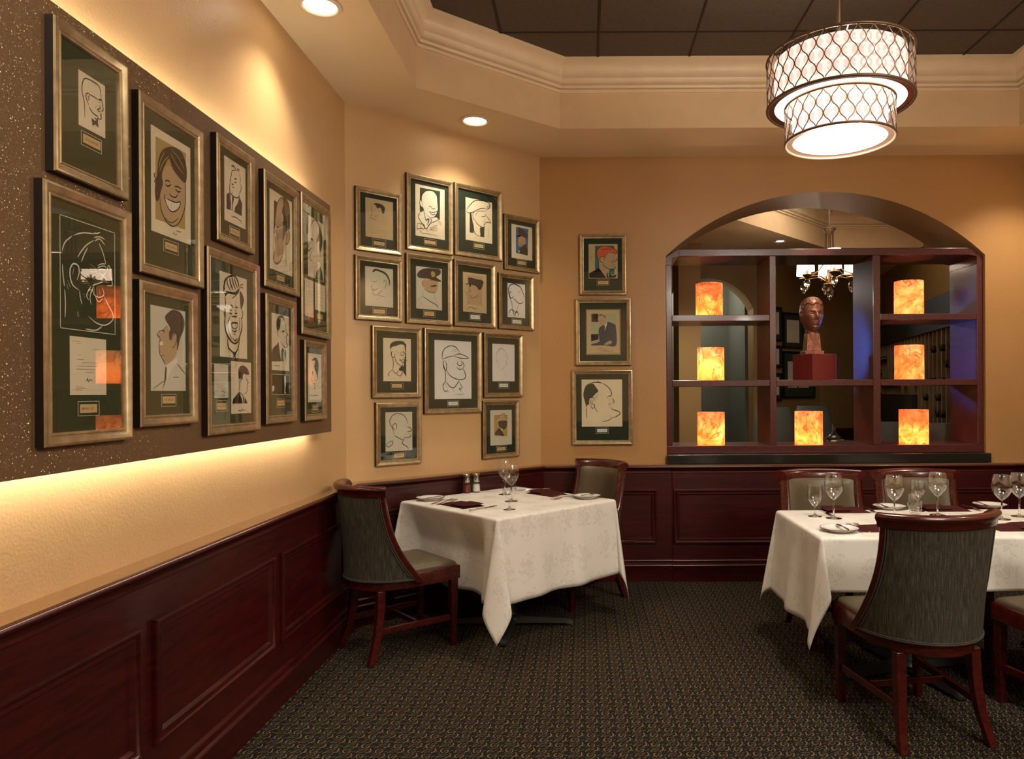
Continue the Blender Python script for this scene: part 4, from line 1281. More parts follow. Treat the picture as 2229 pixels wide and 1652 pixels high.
# back wall ----------------------------------------------------------------------
bf('1260.8,509 1363,508.5 1364,641 1261.6,642', 'framed caricature of an orange-haired man on teal, left of the arch',
   papers=[('R1', '345,345 1040,345 1040,1165 345,1170', 'paper3', '''Pt:495,385 958,385 960,1090 498,1000;Fs:590,700 600,640 700,640 770,640 810,560 960,575 985,660 1020,700 1010,750 960,760 1000,790 985,860 990,920 960,935 880,945 850,960 830,1030 780,1035 620,930 595,860;
Fo:580,740 550,660 540,560 560,470 620,410 720,395 830,400 930,440 1010,500 1020,560 980,575 900,550 830,555 780,600 760,670 720,660 680,640 620,650 605,700;Pk:355,1045 500,970 590,915 700,1050 770,1155 360,1155;Pk:840,1010 870,1080 930,1105 1015,1070 1010,1105 975,1150 830,1150;
Ps:590,915 625,930 770,1040 765,1150 700,1060;Pk:780,1040 810,1040 800,1080 830,1150 780,1155 770,1090;k3:590,910 590,840 580,740 545,650 535,560 560,470 630,405 740,392 850,405 940,440 1015,500 1020,560 985,578 900,550;k2.4:660,490 760,470 930,470;k2.6:700,740 720,680 680,640 630,660 610,720 650,780 700,770;k2:640,690 670,670;
k3:690,780 700,850 760,900 860,945 960,935 990,905 950,880;k2.6:1010,680 1025,710 1000,750 930,745;k2:935,720 900,790 920,800;k2.4:920,800 1000,795;k2.4:930,830 1000,840;k2.4:975,580 975,640;k2.4:760,670 735,680;k2.6:860,950 835,1020;g1.2:400,440 425,470 400,500 440,530;g1.2:380,600 440,560;g1.2:360,680 420,640 400,750''')],
   plate=('R1', '572,1230 818,1225 817,1308 572,1312', '543,1198 845,1200 840,1335 543,1340'))
bf('1251.5,650 1372.5,648.7 1374.7,794.5 1253.3,796.5', 'framed signed photograph of a seated man in dark suit, left of the arch',
   papers=[('R2', '360,340 1055,338 1060,1260 370,1272', 'paper3', '''Pv:455,415 985,412 985,1090 450,1095;Pn:460,420 605,415 605,595 462,590;Pk:515,425 600,420 600,540 515,540;Pk:450,850 610,845 610,960 455,1000;Fu:610,790 640,700 720,655 745,690 790,595 860,600 950,640 980,710 982,1085 740,1085 455,1085 500,1050 620,1000;
Fs:600,500 640,450 720,455 765,500 760,580 720,650 665,660 640,620 605,560;Fg:605,470 640,430 700,440 755,470 765,520 740,490 680,450;k2.6:610,560 640,555;k2.6:655,555 690,545;k2.6:640,620 670,640;k2:650,570 640,605;Pw:740,680 785,595 795,620 745,780;Pk:735,690 750,690 740,800;Fs:545,1000 600,965 640,990 620,1010;Fs:735,1075 780,1020 860,985 895,1020 860,1060;
k1.2:545,1130 570,1150 600,1135 640,1145 660,1130 720,1145;k1.2:600,1170 660,1175 680,1190 780,1170;k1.3:720,1230 740,1190 770,1215 800,1190 820,1215 930,1210''')],
   matlines=[('R2', '345,325 1072,318 1082,1275 352,1290')])
bf('1244.5,806 1377.5,804 1377.5,967 1245,969.5', 'framed ink profile of a balding man with jutting chin, left of the arch',
   papers=[('R3', '330,295 1140,275 1143,1213 335,1238', 'paper', '''Fd:425,840 395,720 368,620 370,540 400,450 470,390 555,370 610,430 662,515 610,570 570,610 545,640 490,660 470,710 480,770 440,800;k4:390,450 450,390 540,350 620,340 700,345 740,360;k2.6:640,310 690,340 740,362;k4:745,355 830,410 890,470 925,540 935,610;Fk:830,655 870,615 910,600 930,630 895,618;
k2.6:870,675 900,690;k3.4:940,645 970,700 978,740 955,760;k2.4:940,690 935,740;k2.4:920,755 890,770 870,810;k2.4:945,760 935,800;k2.4:885,810 930,805;k2.4:880,840 935,835;k4.4:930,850 950,885 1040,910 1090,940 1095,970 1060,1000 1000,1035 950,1042;k2.6:890,1015 950,1042;k3:950,1042 900,1080 830,1110 750,1125;
k3:590,700 585,660 550,645 500,655 475,700 475,770 520,800;k2.6:530,690 500,720 520,770;k3:570,690 540,730 540,770 590,790 580,850 545,860 525,830 530,790;k2.6:590,830 620,890 655,940;k3:425,850 430,950 435,1050;k2.2:600,660 670,590;k2.2:620,670 665,620;k2.2:595,640 670,560''')],
   plate=('R3', '640,1275 845,1270 843,1335 640,1342', '612,1250 870,1243 865,1358 612,1368'), platemat='paperb')
# ------------------------------------------------------------------ arch shelf and what stands on it
def shelf_unit():
    Y0, Y1 = YB + .025, YB + .43
    g = lambda x, y: atY(x, y, Y0)
    x0, x1 = AX0 + .003, AX1 - .003
    zb = sz1 + .001
    zt = g(1800, 541).z
    t = empty('display_shelf', ((x0 + x1) / 2, Y0, zb), 0, 'mahogany display shelf with open compartments filling the arched opening', 'shelf')
    ox, oz = (x0 + x1) / 2, zb
    th = .045

    def bx(name, a, b, c, d, y1=None):
        return MB().box(a - ox, b - ox, 0, (y1 or (Y1 - Y0)), c - oz, d - oz).build(name, M['mahog_shelf'], t, smooth=0, bevel=.003)
    zbt = g(1800, 969).z
    ch = .10
    bx('bottom_board', x0, x1, zb, zbt)
    bx('top_board', x0 + ch, x1 - ch, zt - .052, zt)
    bx('side_panel', x0, x0 + th, zbt + .0005, ASP - .0605)
    bx('side_panel', x1 - th, x1, zbt + .0005, ASP - .0605)
    for s_ in (0, 1):
        xa = x0 if s_ == 0 else x1
        sg = 1 if s_ == 0 else -1
        p = [(xa, ASP - .002), (xa + sg * ch, zt), (xa + sg * ch, zt - .052), (xa + sg * th, zt - .062), (xa + sg * th, ASP - .06), (xa, ASP - .06)]
        MB().prism([(q[0] - ox, 0, q[1] - oz) for q in p], (0, Y1 - Y0, 0)).build('corner_block', M['mahog_shelf'], t, smooth=0)
    xd = [(g(1676, 800).x, g(1690, 800).x), (g(1901, 800).x, g(1917, 800).x)]
    for a, b in xd:
        bx('divider', a, b, zbt + .0005, zt - .0525)
    bays = [(x0 + th, xd[0][0]), (xd[0][1], xd[1][0]), (xd[1][1], x1 - th)]
    for i, (a, b) in enumerate(bays):
        zz = g(1800, 826.5).z
        bx('shelf_board', a + .0005, b - .0005, zz - .046, zz)
        if i != 1:
            zz = g(1800, 684).z
            bx('shelf_board', a + .0005, b - .0005, zz - .046, zz)
    return Y0, Y1, zbt, g(1800, 826.5).z, g(1800, 684).z


SY0, SY1, SZ0, SZ1, SZ2 = shelf_unit()


def lantern(xc, ytop, wpx, z, label, yc=None):
    yc = SY0 + .135 if yc is None else yc
    r = wpx / 2 / F * (yc - 0.02)
    c = atY(xc, 800, yc)
    h = atY(xc, ytop, yc).z - z
    t = empty('onyx_lantern', (c.x, yc, z + .0005), 0, label, 'lantern', 'glowing onyx lanterns on the arch shelf')
    mb = MB()
    mb.lathe([(r * .98, 0.0), (r, .004), (r, h - .004), (r * .985, h), (r * .93, h), (r * .92, h - .006), (r * .92, .004), (r * .92, 0)], 40)
    mb.build('stone_shade', M['onyx'], t, smooth=50)
    mb = MB()
    mb.lathe([(.0001, 0), (r * .5, 0), (r * .5, .012), (.0001, .012)], 20)
    mb.build('lamp_base', M['black'], t, smooth=40)
    li = bpy.data.lights.new('lantern_bulb', 'POINT')
    li.energy = 3.4
    li.color = (1.0, .66, .32)
    li.shadow_soft_size = .02
    lo = bpy.data.objects.new('lantern_bulb', li)
    COL.objects.link(lo)
    lo.parent = t
    lo.location = (0, 0, h * .22)


lantern(1544.5, 618, 58, SZ2, 'glowing onyx lantern alone in the upper left shelf compartment')
lantern(1547, 757, 58, SZ1, 'glowing onyx lantern in the middle left shelf compartment')
lantern(1547, 897, 59, SZ0, 'glowing onyx lantern in the bottom left shelf compartment')
lantern(1759.5, 895, 59, SZ0, 'glowing onyx lantern in the bottom centre compartment, below the red box')
lantern(1979, 613, 60, SZ2, 'glowing onyx lantern in the upper right shelf compartment')
lantern(1979, 752, 60, SZ1, 'glowing onyx lantern with a dark grey vein, middle right compartment')
lantern(1988, 891, 60, SZ0, 'glowing onyx lantern in the bottom right shelf compartment')

# red box and bronze head
bc = atY(1788, 800, SY0 + .20)
bz = SZ1 + .0005
bxh = atY(1790, 770.5, SY0 + .10).z - bz
box = empty('pedestal_box', (bc.x - .06, SY0 + .185, bz), radians(28), 'glossy red box standing on the centre shelf under the bronze head', 'box')
MB().box(-.125, .125, -.105, .105, 0, bxh).build('box_body', M['redbox'], box, smooth=0, bevel=.002)


def bust():
    hx = atY(1767, 700, SY0 + .185).x
    z0 = bz + bxh + .0005
    sc = (atY(1767, 649, SY0 + .185).z - z0) / .62
    t = empty('bronze_head', (hx, SY0 + .185, z0), radians(4), 'reddish bronze portrait head on a tapered stand atop the red box', 'sculpture')
    k = sc

    def sq(w, d, z):
        return [(-w * k, -d * k, z * k), (w * k, -d * k, z * k), (w * k, d * k, z * k), (-w * k, d * k, z * k)]
    MB().loft([sq(.105, .085, 0), sq(.105, .085, .035)]).build('base_slab', M['bronze'], t, smooth=0, bevel=.003)
    MB().loft([sq(.083, .07, .0355), sq(.070, .06, .20), sq(.066, .058, .23)]).build('neck_stand', M['bronze'], t, smooth=0, bevel=.004)
    # head: a sphere shaped into a skull with facial relief; the hair is a thicker cap over it
    zc, hz = .425, .200

    def gs(a, c, w):
        return math.exp(-((a - c) / w) ** 2)

    def shape(x, y, z, hair):
        # y negative is the face
        w = .114 + .014 * z
        if z < 0:
            w *= 1 - .24 * min(1, -z) ** 1.3
        rr_ = sqrt(max(1e-9, 1 - z * z))
        pw = 2.45 if z > 0 else 2.2
        fl_ = (max(0.0, 1 - abs(z) ** pw)) ** (1 / pw) / rr_ if rr_ > 1e-3 else 1
        X_, Y_, Z_ = x * w * fl_, y * .148 * fl_, zc + z * hz
        if hair:
            wob = .5 * sin(x * 21 + z * 9 + 2 * sin(y * 8)) + .5 * sin(y * 19 + x * 11 + z * 6)
            g_ = 1.075 + .020 * wob
            return V((X_ * g_ * k, Y_ * g_ * k, (zc + z * hz * 1.035 + .002 * wob) * k))
        if y < 0:
            m = y * y
            Y_ += -.044 * m * gs(X_, 0, .018) * gs(z, -.14, .15)          # nose
            Y_ += -.018 * m * gs(X_, 0, .013) * gs(z, .06, .14)
            for s_ in (-1, 1):
                Y_ += .032 * m * gs(X_, s_ * .044, .025) * gs(z, .10, .075)   # eye sockets
                Y_ += -.020 * m * gs(X_, s_ * .044, .016) * gs(z, .085, .035)  # eyes
                Y_ += -.018 * m * gs(X_, s_ * .044, .030) * gs(z, .215, .045)  # brows
                Y_ += -.010 * m * gs(X_, s_ * .058, .024) * gs(z, -.16, .13)  # cheeks
                Y_ += -.008 * m * gs(X_, s_ * .017, .009) * gs(z, -.22, .05)
            Y_ += -.020 * m * gs(X_, 0, .034) * gs(z, -.385, .032)         # lips
            Y_ += .014 * m * gs(X_, 0, .034) * gs(z, -.43, .020)
            Y_ += -.020 * m * gs(X_, 0, .031) * gs(z, -.48, .036)
            Y_ += .014 * m * gs(X_, 0, .040) * gs(z, -.57, .045)
            Y_ += -.024 * m * gs(X_, 0, .040) * gs(z, -.71, .12)           # chin
        ear = gs(y, .02, .15) * gs(z, .0, .20) * (1 if abs(x) > .75 else 0)
        X_ += (1 if x > 0 else -1) * ear * .024
        return V((X_ * k, Y_ * k, Z_ * k))
    for nm_ in ('head', 'hair'):
        bm = bmesh.new()
        bmesh.ops.create_uvsphere(bm, u_segments=84, v_segments=64, radius=1.0)
        kill = []
        for v in bm.verts:
            x, y, z = v.co
            if nm_ == 'hair':
                f = max(0.0, .15 - y) / .9
                line = -.42 if y > .15 else min(.56 + .06 * sin(x * 9 + 1), -.42 + 1.5 * f ** .8 + .03 * sin(z * 30))
                if z < line:
                    kill.append(v)
            v.co = shape(x, y, z, nm_ == 'hair')
        if kill:
            bmesh.ops.delete(bm, geom=kill, context='VERTS')
        me = bpy.data.meshes.new(nm_)
        bm.to_mesh(me)
        bm.free()
        me.shade_smooth()
        me.materials.append(M['bronze'])
        ho = bpy.data.objects.new(nm_, me)
        COL.objects.link(ho)
        ho.parent = t
        if nm_ == 'hair':
            so = ho.modifiers.new('thickness', 'SOLIDIFY')
            so.thickness = .006 * k / .3
            so.offset = -1
    mb = MB()
    mb.loft([[(.068 * k * cos(a), (.072 * sin(a) + .012) * k, .215 * k) for a in [2 * pi * i / 24 for i in range(24)]],
             [(.064 * k * cos(a), (.070 * sin(a) + .012) * k, .27 * k) for a in [2 * pi * i / 24 for i in range(24)]],
             [(.072 * k * cos(a), (.080 * sin(a) + .016) * k, .34 * k) for a in [2 * pi * i / 24 for i in range(24)]]])
    mb.build('neck', M['bronze'], t, smooth=60)


bust()


# ------------------------------------------------------------------ chairs
def make_chair():
    t = empty('dining_chair', (0, 0, 0), 0, 'x', 'chair', 'mahogany dining chairs with striped backs')
    ZB, ZT = .405, .912

    def P(s, u, off):
        th = radians(57 + 36 * (1 - u) ** 2.5) * s
        a = .236 + .038 * u
        b = .270 - .050 * u
        x = (a + off) * sin(th)
        y = -(b + off) * cos(th) - .075 * u ** 1.4
        return V((x, y, ZB + (ZT - ZB) * u))

    # outside back (striped) ------------------------------------------------
    U0, U1, SM = .035, .945, .925
    NU, NV = 28, 22
    mb = MB()
    rows, uvs = [], []
    for i in range(NV + 1):
        u = U0 + (U1 - U0) * i / NV
        r = []
        for j in range(NU + 1):
            s = -SM + 2 * SM * j / NU
            r.append(P(s, u, .0235))
            uvs.append((s * radians(57 + 36 * (1 - u) ** 2.5) * .36, u))
        rows.append(r)
    mb.grid(rows)
    ob = mb.build('outer_back', M['fabric'], t, smooth=80, fix=False, uvf=uvs)
    loop = [P(-SM, U0 + (U1 - U0) * i / 20, .0255) for i in range(20)] + [P(-SM + 2 * SM * j / 20, U1, .0255) for j in range(20)] + \
           [P(SM, U1 - (U1 - U0) * i / 20, .0255) for i in range(20)] + [P(SM - 2 * SM * j / 20, U0, .0255) for j in range(20)]
    w = MB()
    w.tube(loop, .0035, 6, closed=True)
    loop2 = [P(s_ * .975, U0 + (U1 - U0) * (.012 + .976 * i / 20), .0255) for s_, i in []]
    SM2, D = SM - .035, .012
    loop2 = [P(-SM2, U0 + D + (U1 - U0 - 2 * D) * i / 20, .0255) for i in range(20)] + [P(-SM2 + 2 * SM2 * j / 20, U1 - D, .0255) for j in range(20)] + \
            [P(SM2, U1 - D - (U1 - U0 - 2 * D) * i / 20, .0255) for i in range(20)] + [P(SM2 - 2 * SM2 * j / 20, U0 + D, .0255) for j in range(20)]
    w.tube(loop2, .003, 6, closed=True)
    w.build('welt', M['welt'], ob, smooth=80)
    # inside back (padded) ----------------------------------------------------
    mb = MB()
    rows = []
    for i in range(NV + 1):
        u = .09 + (.935 - .09) * i / NV
        r = []
        for j in range(NU + 1):
            s = -.905 + 1.81 * j / NU
            e = min(1, 9 * min(i / NV, 1 - i / NV)) ** .5 * min(1, 9 * min(j / NU, 1 - j / NU)) ** .5
            r.append(P(s, u, -.021 - .024 * e))
        rows.append(r)
    mb.grid(rows)
    ib = mb.build('inner_back', M['vinyl'], t, smooth=80, fix=False)
    # core shell closing the back between the two upholstered faces
    mb = MB()
    rows = []
    for i in range(NV + 1):
        u = .02 + .96 * i / NV
        rows.append([P(-.96 + 1.92 * j / NU, u, .018) for j in range(NU + 1)] + [P(.96 - 1.92 * j / NU, u, -.018) for j in range(NU + 1)])
    mb.grid(rows, False, True)
    mb.build('back_shell', M['chairwood'], t, smooth=60)
    # side stiles ---------------------------------------------------------------
    for sg in (-1, 1):
        rings = []
        for i in range(NV + 3):
            u = .0 + .985 * i / (NV + 2)
            wd = .080 + .02 * (1 - u)
            rings.append([P(sg * (1.02 - wd), u, .027), P(sg * 1.005, u, .027), P(sg * 1.03, u, .018), P(sg * 1.03, u, -.018), P(sg * 1.005, u, -.026), P(sg * (1.02 - wd), u, -.026)])
        mb = MB()
        mb.loft(rings)
        mb.build('side_stile', M['chairwood'], t, smooth=40)
    # crest rail ------------------------------------------------------------------
    rings = []
    for j in range(33):
        s = -1.05 + 2.10 * j / 32
        c0 = P(s, .962, .0)
        out = (P(s, .962, .01) - c0).normalized()
        ring = []
        for (o, z) in ((-.027, -.022), (.028, -.024), (.031, -.004), (.038, .003), (.044, .013), (.042, .024), (.032, .032), (.016, .033), (-.004, .028), (-.020, .018), (-.027, .006)):
            ring.append(c0 + out * o + V((0, 0, z)))
        rings.append(ring)
    MB().loft(rings).build('crest_rail', M['chairwood'], t, smooth=50)
    # apron -------------------------------------------------------------------------
    plan = [(-.212, .262), (-.222, .14)] + [(.220 * sin(radians(a)), -.272 * cos(radians(a))) for a in range(-90, 91, 6)] + [(.222, .14), (.212, .262)]
    def inset(pl, d):
        o = []
        n = len(pl)
        for i in range(n):
            a, b = V(pl[i - 1]), V(pl[(i + 1) % n])
            dd = (b - a).normalized()
            o.append(V(pl[i]) + V((-dd.y, dd.x)) * d)
        return o
    # orientation of plan is left-front -> back -> right-front (counter-clockwise): inward is to the left
    outp = [V(p) * 1.02 for p in plan]
    inp = inset(plan, .030)
    rows = []
    for pl, z in ((outp, .372), (outp, .440), ([p * .985 for p in outp], .446), (inp, .446), (inp, .372)):
        rows.append([(p[0], p[1], z) for p in pl])
    rows.append(rows[0])
    mb = MB()
    mb.grid(rows, False, True)
    mb.build('apron', M['chairwood'], t, smooth=40)
    # seat ---------------------------------------------------------------------------
    mb = MB()
    base = [V((p[0], p[1])) for p in inset(plan, .014)]
    cx = V((0, .0))
    rows = []
    for kf, z in ((.985, .436), (1.0, .452), (.985, .463), (.95, .470), (.85, .479), (.65, .488), (.4, .493), (.15, .495), (.01, .495)):
        rows.append([(cx.x + (p.x - cx.x) * kf, cx.y + (p.y - cx.y) * kf, z) for p in base])
    mb.grid(rows, False, True)
    mb.build('seat', M['vinyl'], t, smooth=70)
    # legs ----------------------------------------------------------------------------
    def leg(rings):
        rr = []
        for (x, y, z, h) in rings:
            rr.append([(x - h, y - h, z), (x + h, y - h, z), (x + h, y + h, z), (x - h, y + h, z)])
        MB().loft(rr).build('leg', M['chairwood'], t, smooth=30, bevel=.003)
    for sg in (-1, 1):
        leg([(sg * .189, .238, .371, .0215), (sg * .189, .238, .25, .020), (sg * .189, .236, .0, .0155)])
        leg([(sg * .160, -.180, .371, .0205), (sg * .161, -.183, .30, .0205), (sg * .164, -.190, .22, .020), (sg * .171, -.206, .13, .0185), (sg * .182, -.232, .05, .017), (sg * .189, -.250, .0, .016)])
    for sg in (-1, 1):
        a, b = V((sg * .189, .219, .16)), V((sg * .170, -.184, .16))
        r0 = [(a.x - .009, a.y, .143), (a.x + .009, a.y, .143), (a.x + .009, a.y, .175), (a.x - .009, a.y, .175)]
        r1 = [(b.x - .009, b.y, .143), (b.x + .009, b.y, .143), (b.x + .009, b.y, .175), (b.x - .009, b.y, .175)]
        MB().loft([r0, r1]).build('stretcher', M['chairwood'], t, smooth=0, bevel=.002)
    MB().box(-.172, .172, .020, .038, .145, .173).build('stretcher', M['chairwood'], t, smooth=0, bevel=.002)
    return t


chair = make_chair()
cu = []
place(chair, cu, (1.372, 3.04, 0), radians(8), 'nearest mahogany chair, its striped back turned to the camera at the long table')
place(chair, cu, (-1.045, 3.985, 0), radians(41.5 - 90), 'mahogany chair with striped back pulled out at the corner table, beside the left wall')
place(chair, cu, (-.045, 4.885, 0), radians(222 - 90), 'mahogany chair on the far side of the corner table, olive seat back facing the room')
place(chair, cu, (1.415, 4.11, 0), radians(180), 'mahogany chair across the long table, left of the pair against the wainscot')
place(chair, cu, (1.985, 4.11, 0), radians(180), 'mahogany chair across the long table, right of the pair against the wainscot')
place(chair, cu, (2.105, 3.04, 0), radians(14), 'mahogany chair at the right edge, only its taupe seat showing beside the nearest chair')


# ------------------------------------------------------------------ tables and cloths
def table(cx, cy, rz, hx, hy, over, bases, label, clabel, seats=(), tips={}):
    zt = .7315
    t = empty('dining_table', (cx, cy, 0), rz, label, 'table')
    MB().box(-hx, hx, -hy, hy, zt - .03, zt).build('tabletop', M['black'], t, smooth=0, bevel=.004)
    for (bx_, by_, ang, ln) in bases:
        mb = MB()
        mb.lathe([(.001, .05), (.075, .05), (.07, .062), (.045, .075), (.040, .09), (.040, zt - .05), (.12, zt - .045), (.12, zt - .031), (.001, zt - .031)], 24, (bx_, by_, 0))
        mb.build('pedestal_column', M['castiron'], t, smooth=40)
        for q in range(4):
            a = ang + q * pi / 2
            dx, dy = cos(a), sin(a)
            rr = []
            for (d, w, z0, z1) in ((.03, .036, .022, .062), (.15, .032, .022, .058), (ln - .05, .027, .018, .046), (ln - .012, .024, .012, .036), (ln, .020, .010, .022)):
                rr.append([(bx_ + dx * d - dy * w, by_ + dy * d + dx * w, z0), (bx_ + dx * d + dy * w, by_ + dy * d - dx * w, z0),
                           (bx_ + dx * d + dy * w * .8, by_ + dy * d - dx * w * .8, z1), (bx_ + dx * d - dy * w * .8, by_ + dy * d + dx * w * .8, z1)])
            ft = MB().loft(rr).build('pedestal_foot', M['castiron'], t, smooth=30)
            g = MB()
            g.lathe([(.001, 0), (.020, 0), (.022, .006), (.012, .013), (.001, .013)], 14, (bx_ + dx * (ln - .03), by_ + dy * (ln - .03), 0))
            g.build('glide', M['castiron'], ft, smooth=50)
    # cloth: a flat sheet draped over the edge, corners falling in folded points
    ct = MB()
    ox_, oy_ = over if isinstance(over, tuple) else (over, over)
    hx2, hy2 = hx + ox_, hy + oy_
    RR = .014
    Z0 = zt + .004

    def samples(h, o):
        a = [-h + 2 * h * i / 26 for i in range(27)]
        e = [RR * .35, RR * .8, RR * 1.2, RR * 1.6] + [RR * 1.6 + (o - RR * 1.6) * (i + 1) / 18 for i in range(18)]
        return [-h - v for v in e[::-1]] + a + [h + v for v in e]
    us, vs = samples(hx, ox_), samples(hy, oy_)
    flare = .055

    def fall(o):
        if o < RR * 1.5708:
            return RR * sin(o / RR), RR * (1 - cos(o / RR))
        e = o - RR * 1.5708
        return RR + e * flare, RR + e * sqrt(1 - flare ** 2)
    rows, uvs = [], []
    seed = cx * 3 + cy
    for v_ in vs:
        r = []
        for u_ in us:
            ou, ov = max(0, abs(u_) - hx), max(0, abs(v_) - hy)
            su, sv = (1 if u_ > 0 else -1), (1 if v_ > 0 else -1)
            bu, bv = max(-hx, min(hx, u_)), max(-hy, min(hy, v_))
            if ou == 0 and ov == 0:
                p = V((u_, v_, Z0))
            elif ov == 0 or ou == 0:
                o = max(ou, ov)
                out, dn = fall(o)
                along = v_ if ou > 0 else u_
                sd = (1.7 if su > 0 else 4.1) if ou > 0 else (0.3 if sv > 0 else 2.9)
                q = (min(1, dn / .40)) ** 1.4
                rip = (.015 * sin(along * 13 + sd + seed) + .010 * sin(along * 23 + sd * 2)) * q
                hl = hy if ou > 0 else hx
                edge = max(0, 1 - abs(abs(along) - hl) / .10)
                rip *= 1 - edge
                out += rip + .008 * q
                side = ('u+' if su > 0 else 'u-') if ou > 0 else ('v+' if sv > 0 else 'v-')
                for (sd_, a0, a1, zmin) in seats:
                    if sd_ != side:
                        continue
                    k = max(0.0, min(1.0, (along - a0) / .07, (a1 - along) / .07))
                    k = k * k * (3 - 2 * k)
                    if zmin == 0:      # a chair seat pushes the hanging cloth inwards
                        out -= .085 * k * min(1, dn / .22)
                        continue
                    lim = Z0 - zmin
                    if dn > lim and k > 0:
                        ex = (dn - lim) * k
                        dn -= ex
                        out += ex * .5
                p = V((bu + (su * out if ou > 0 else 0), bv + (sv * out if ov > 0 else 0), Z0 - dn))
            else:
                rho = sqrt(ou * ou + ov * ov)
                ph = atan2(ov, ou)
                out, dn = fall(rho)
                q = min(1, dn / .40) ** 1.2
                k_ = max(0, rho - RR)
                dg = .13 * sin(2 * ph) ** 1.2
                lt = .125 * sin(4 * ph) + .05 * sin(2 * ph) * sin(seed * 5)
                if seats and su > 0 and sv > 0 and rz:    # the corner towards the wall hangs straight
                    dg, lt = dg * .15, lt * .25
                dn2 = dn - k_ * (dg * dg + lt * lt) * .4
                px = out * cos(ph) + k_ * (dg + lt) * .7071
                py = out * sin(ph) + k_ * (dg - lt) * .7071
                tb_ = tips.get((su, sv), (0, 0))
                px += k_ * sin(2 * ph) * tb_[0]
                py += k_ * sin(2 * ph) * tb_[1]
                p = V((bu + su * px, bv + sv * py, Z0 - dn2))
            r.append(p)
            uvs.append((u_, v_))
        rows.append(r)
    ct.grid(rows)
    zmin = min(p.z for p in ct.v)
    co = ct.build('tablecloth', M['cloth'], None, smooth=75, fix=False, uvf=uvs)
    co.location = (cx, cy, 0)
    co.rotation_euler = (0, 0, rz)
    # hemmed edge with a little thickness
    so = co.modifiers.new('thickness', 'SOLIDIFY')
    so.thickness = .0012
    so.offset = 1
    tag(co, clabel, 'tablecloth')
    return t, co


table(-.477, 4.445, radians(46), .460, .460, .460, [(-.07, -.095, radians(0 - 46), .38)], 'square pedestal table with black cross foot in the corner, hidden by its cloth',
      'white damask rose-patterned tablecloth with pointed corners on the square corner table', seats=[('u+', -.43, .30, .512), ('u-', -.38, .45, 0)], tips={(1, -1): (-.05, -.03), (-1, -1): (-.05, 0)})
table(1.08 + .95, 3.635, 0, .95, .37, (.45, .25), [(-.42, -.06, radians(14), .36), (.45, -.06, radians(14), .36)], 'long pedestal table at the right, hidden by its white cloth',
      'plain-looking white tablecloth on the long table at the right, behind the nearest chair', seats=[('v+', -.94, .94, .515)], tips={(-1, -1): (-.06, .0)})
ZT = .7370     # cloth surface


# ------------------------------------------------------------------ table settings
def wine_glass(name, h, rb, rr, rfoot, stem, label_cat):
    t = empty(name, (0, 0, 0), 0, 'x', 'glass')
    hb = h - stem
    bowl = []
    N = 18
    for i in range(N + 1):
        a = i / N
        if a < .55:
            r = rb * sin(a / .55 * pi / 2) ** .72
        else:
            r = rb + (rr - rb) * ((a - .55) / .45) ** 1.6
        bowl.append((max(r, .004), stem + hb * a))
    inn = [(max(r - .0011, .0015), z + (.004 if i == 0 else .0006)) for i, (r, z) in enumerate(bowl)]
    prof = [(.0001, 0), (rfoot, 0), (rfoot, .0015), (rfoot * .55, .0045), (.0075, .011), (.0042, .024), (.0036, stem * .6), (.0045, stem * .93)]
    mb = MB()
    mb.lathe(prof + [(.0052, stem), (.0001, stem + .001)], 32)
    mb.build('stem', M['glass'], t, smooth=60)
    mb = MB()
    mb.lathe(bowl + inn[::-1], 40)
    mb.build('bowl', M['thin'], t, smooth=60)
    return t


wg = wine_glass('wine_glass', .228, .0485, .038, .041, .096, 'glass')
gob = wine_glass('water_goblet', .168, .0395, .0375, .036, .050, 'glass')
wu, gu = [], []
GW, GG = 'stemmed wine glasses on the tables', 'short-stemmed water goblets on the tables'


def on(x, y):
    return atZ(x, y, ZT)


place(wg, wu, on(1099, 1076), 0, 'tall wine glass at the back of the corner table, behind the other glasses', GW)
place(wg, wu, on(1113, 1091), 0, 'tall wine glass in the middle of the three glasses on the corner table', GW)
place(wg, wu, on(1815, 1128), 0, 'tall wine glass on the long table left end, right of the goblet', GW)
place(wg, wu, on(1947, 1131), 0, 'tall wine glass rising above the left part of the nearest chair back', GW)
place(wg, wu, on(2041, 1121), 0, 'tall wine glass behind the nearest chair, right of the tumbler', GW)
place(wg, wu, on(2181, 1130), 0, 'tall wine glass near the right edge, just right of the nearest chair', GW)
place(wg, wu, on(2219, 1124), 0, 'tall wine glass cut off by the right edge of the photo', GW)
place(gob, gu, on(1109, 1109), 0, 'short water goblet at the front of the corner table glasses', GG)
place(gob, gu, on(1774, 1124), 0, 'short water goblet at the left end of the long table', GG)
place(gob, gu, on(1998, 1112), 0, 'short water goblet directly behind the tumbler on the long table', GG)

tb = empty('tumbler', on(1992, 1119), 0, 'stemless rounded tumbler behind the nearest chair back', 'glass')
mb = MB()
prof = [(.0001, 0), (.024, 0), (.027, .003), (.034, .03), (.0385, .055), (.038, .080), (.0345, .106)]
inn = [(r - .0014, z + .0002) for r, z in prof[2:]]
mb.lathe(prof + inn[::-1] + [(.022, .006), (.0001, .006)], 32)
mb.build('glass_body', M['thin'], tb, smooth=60)


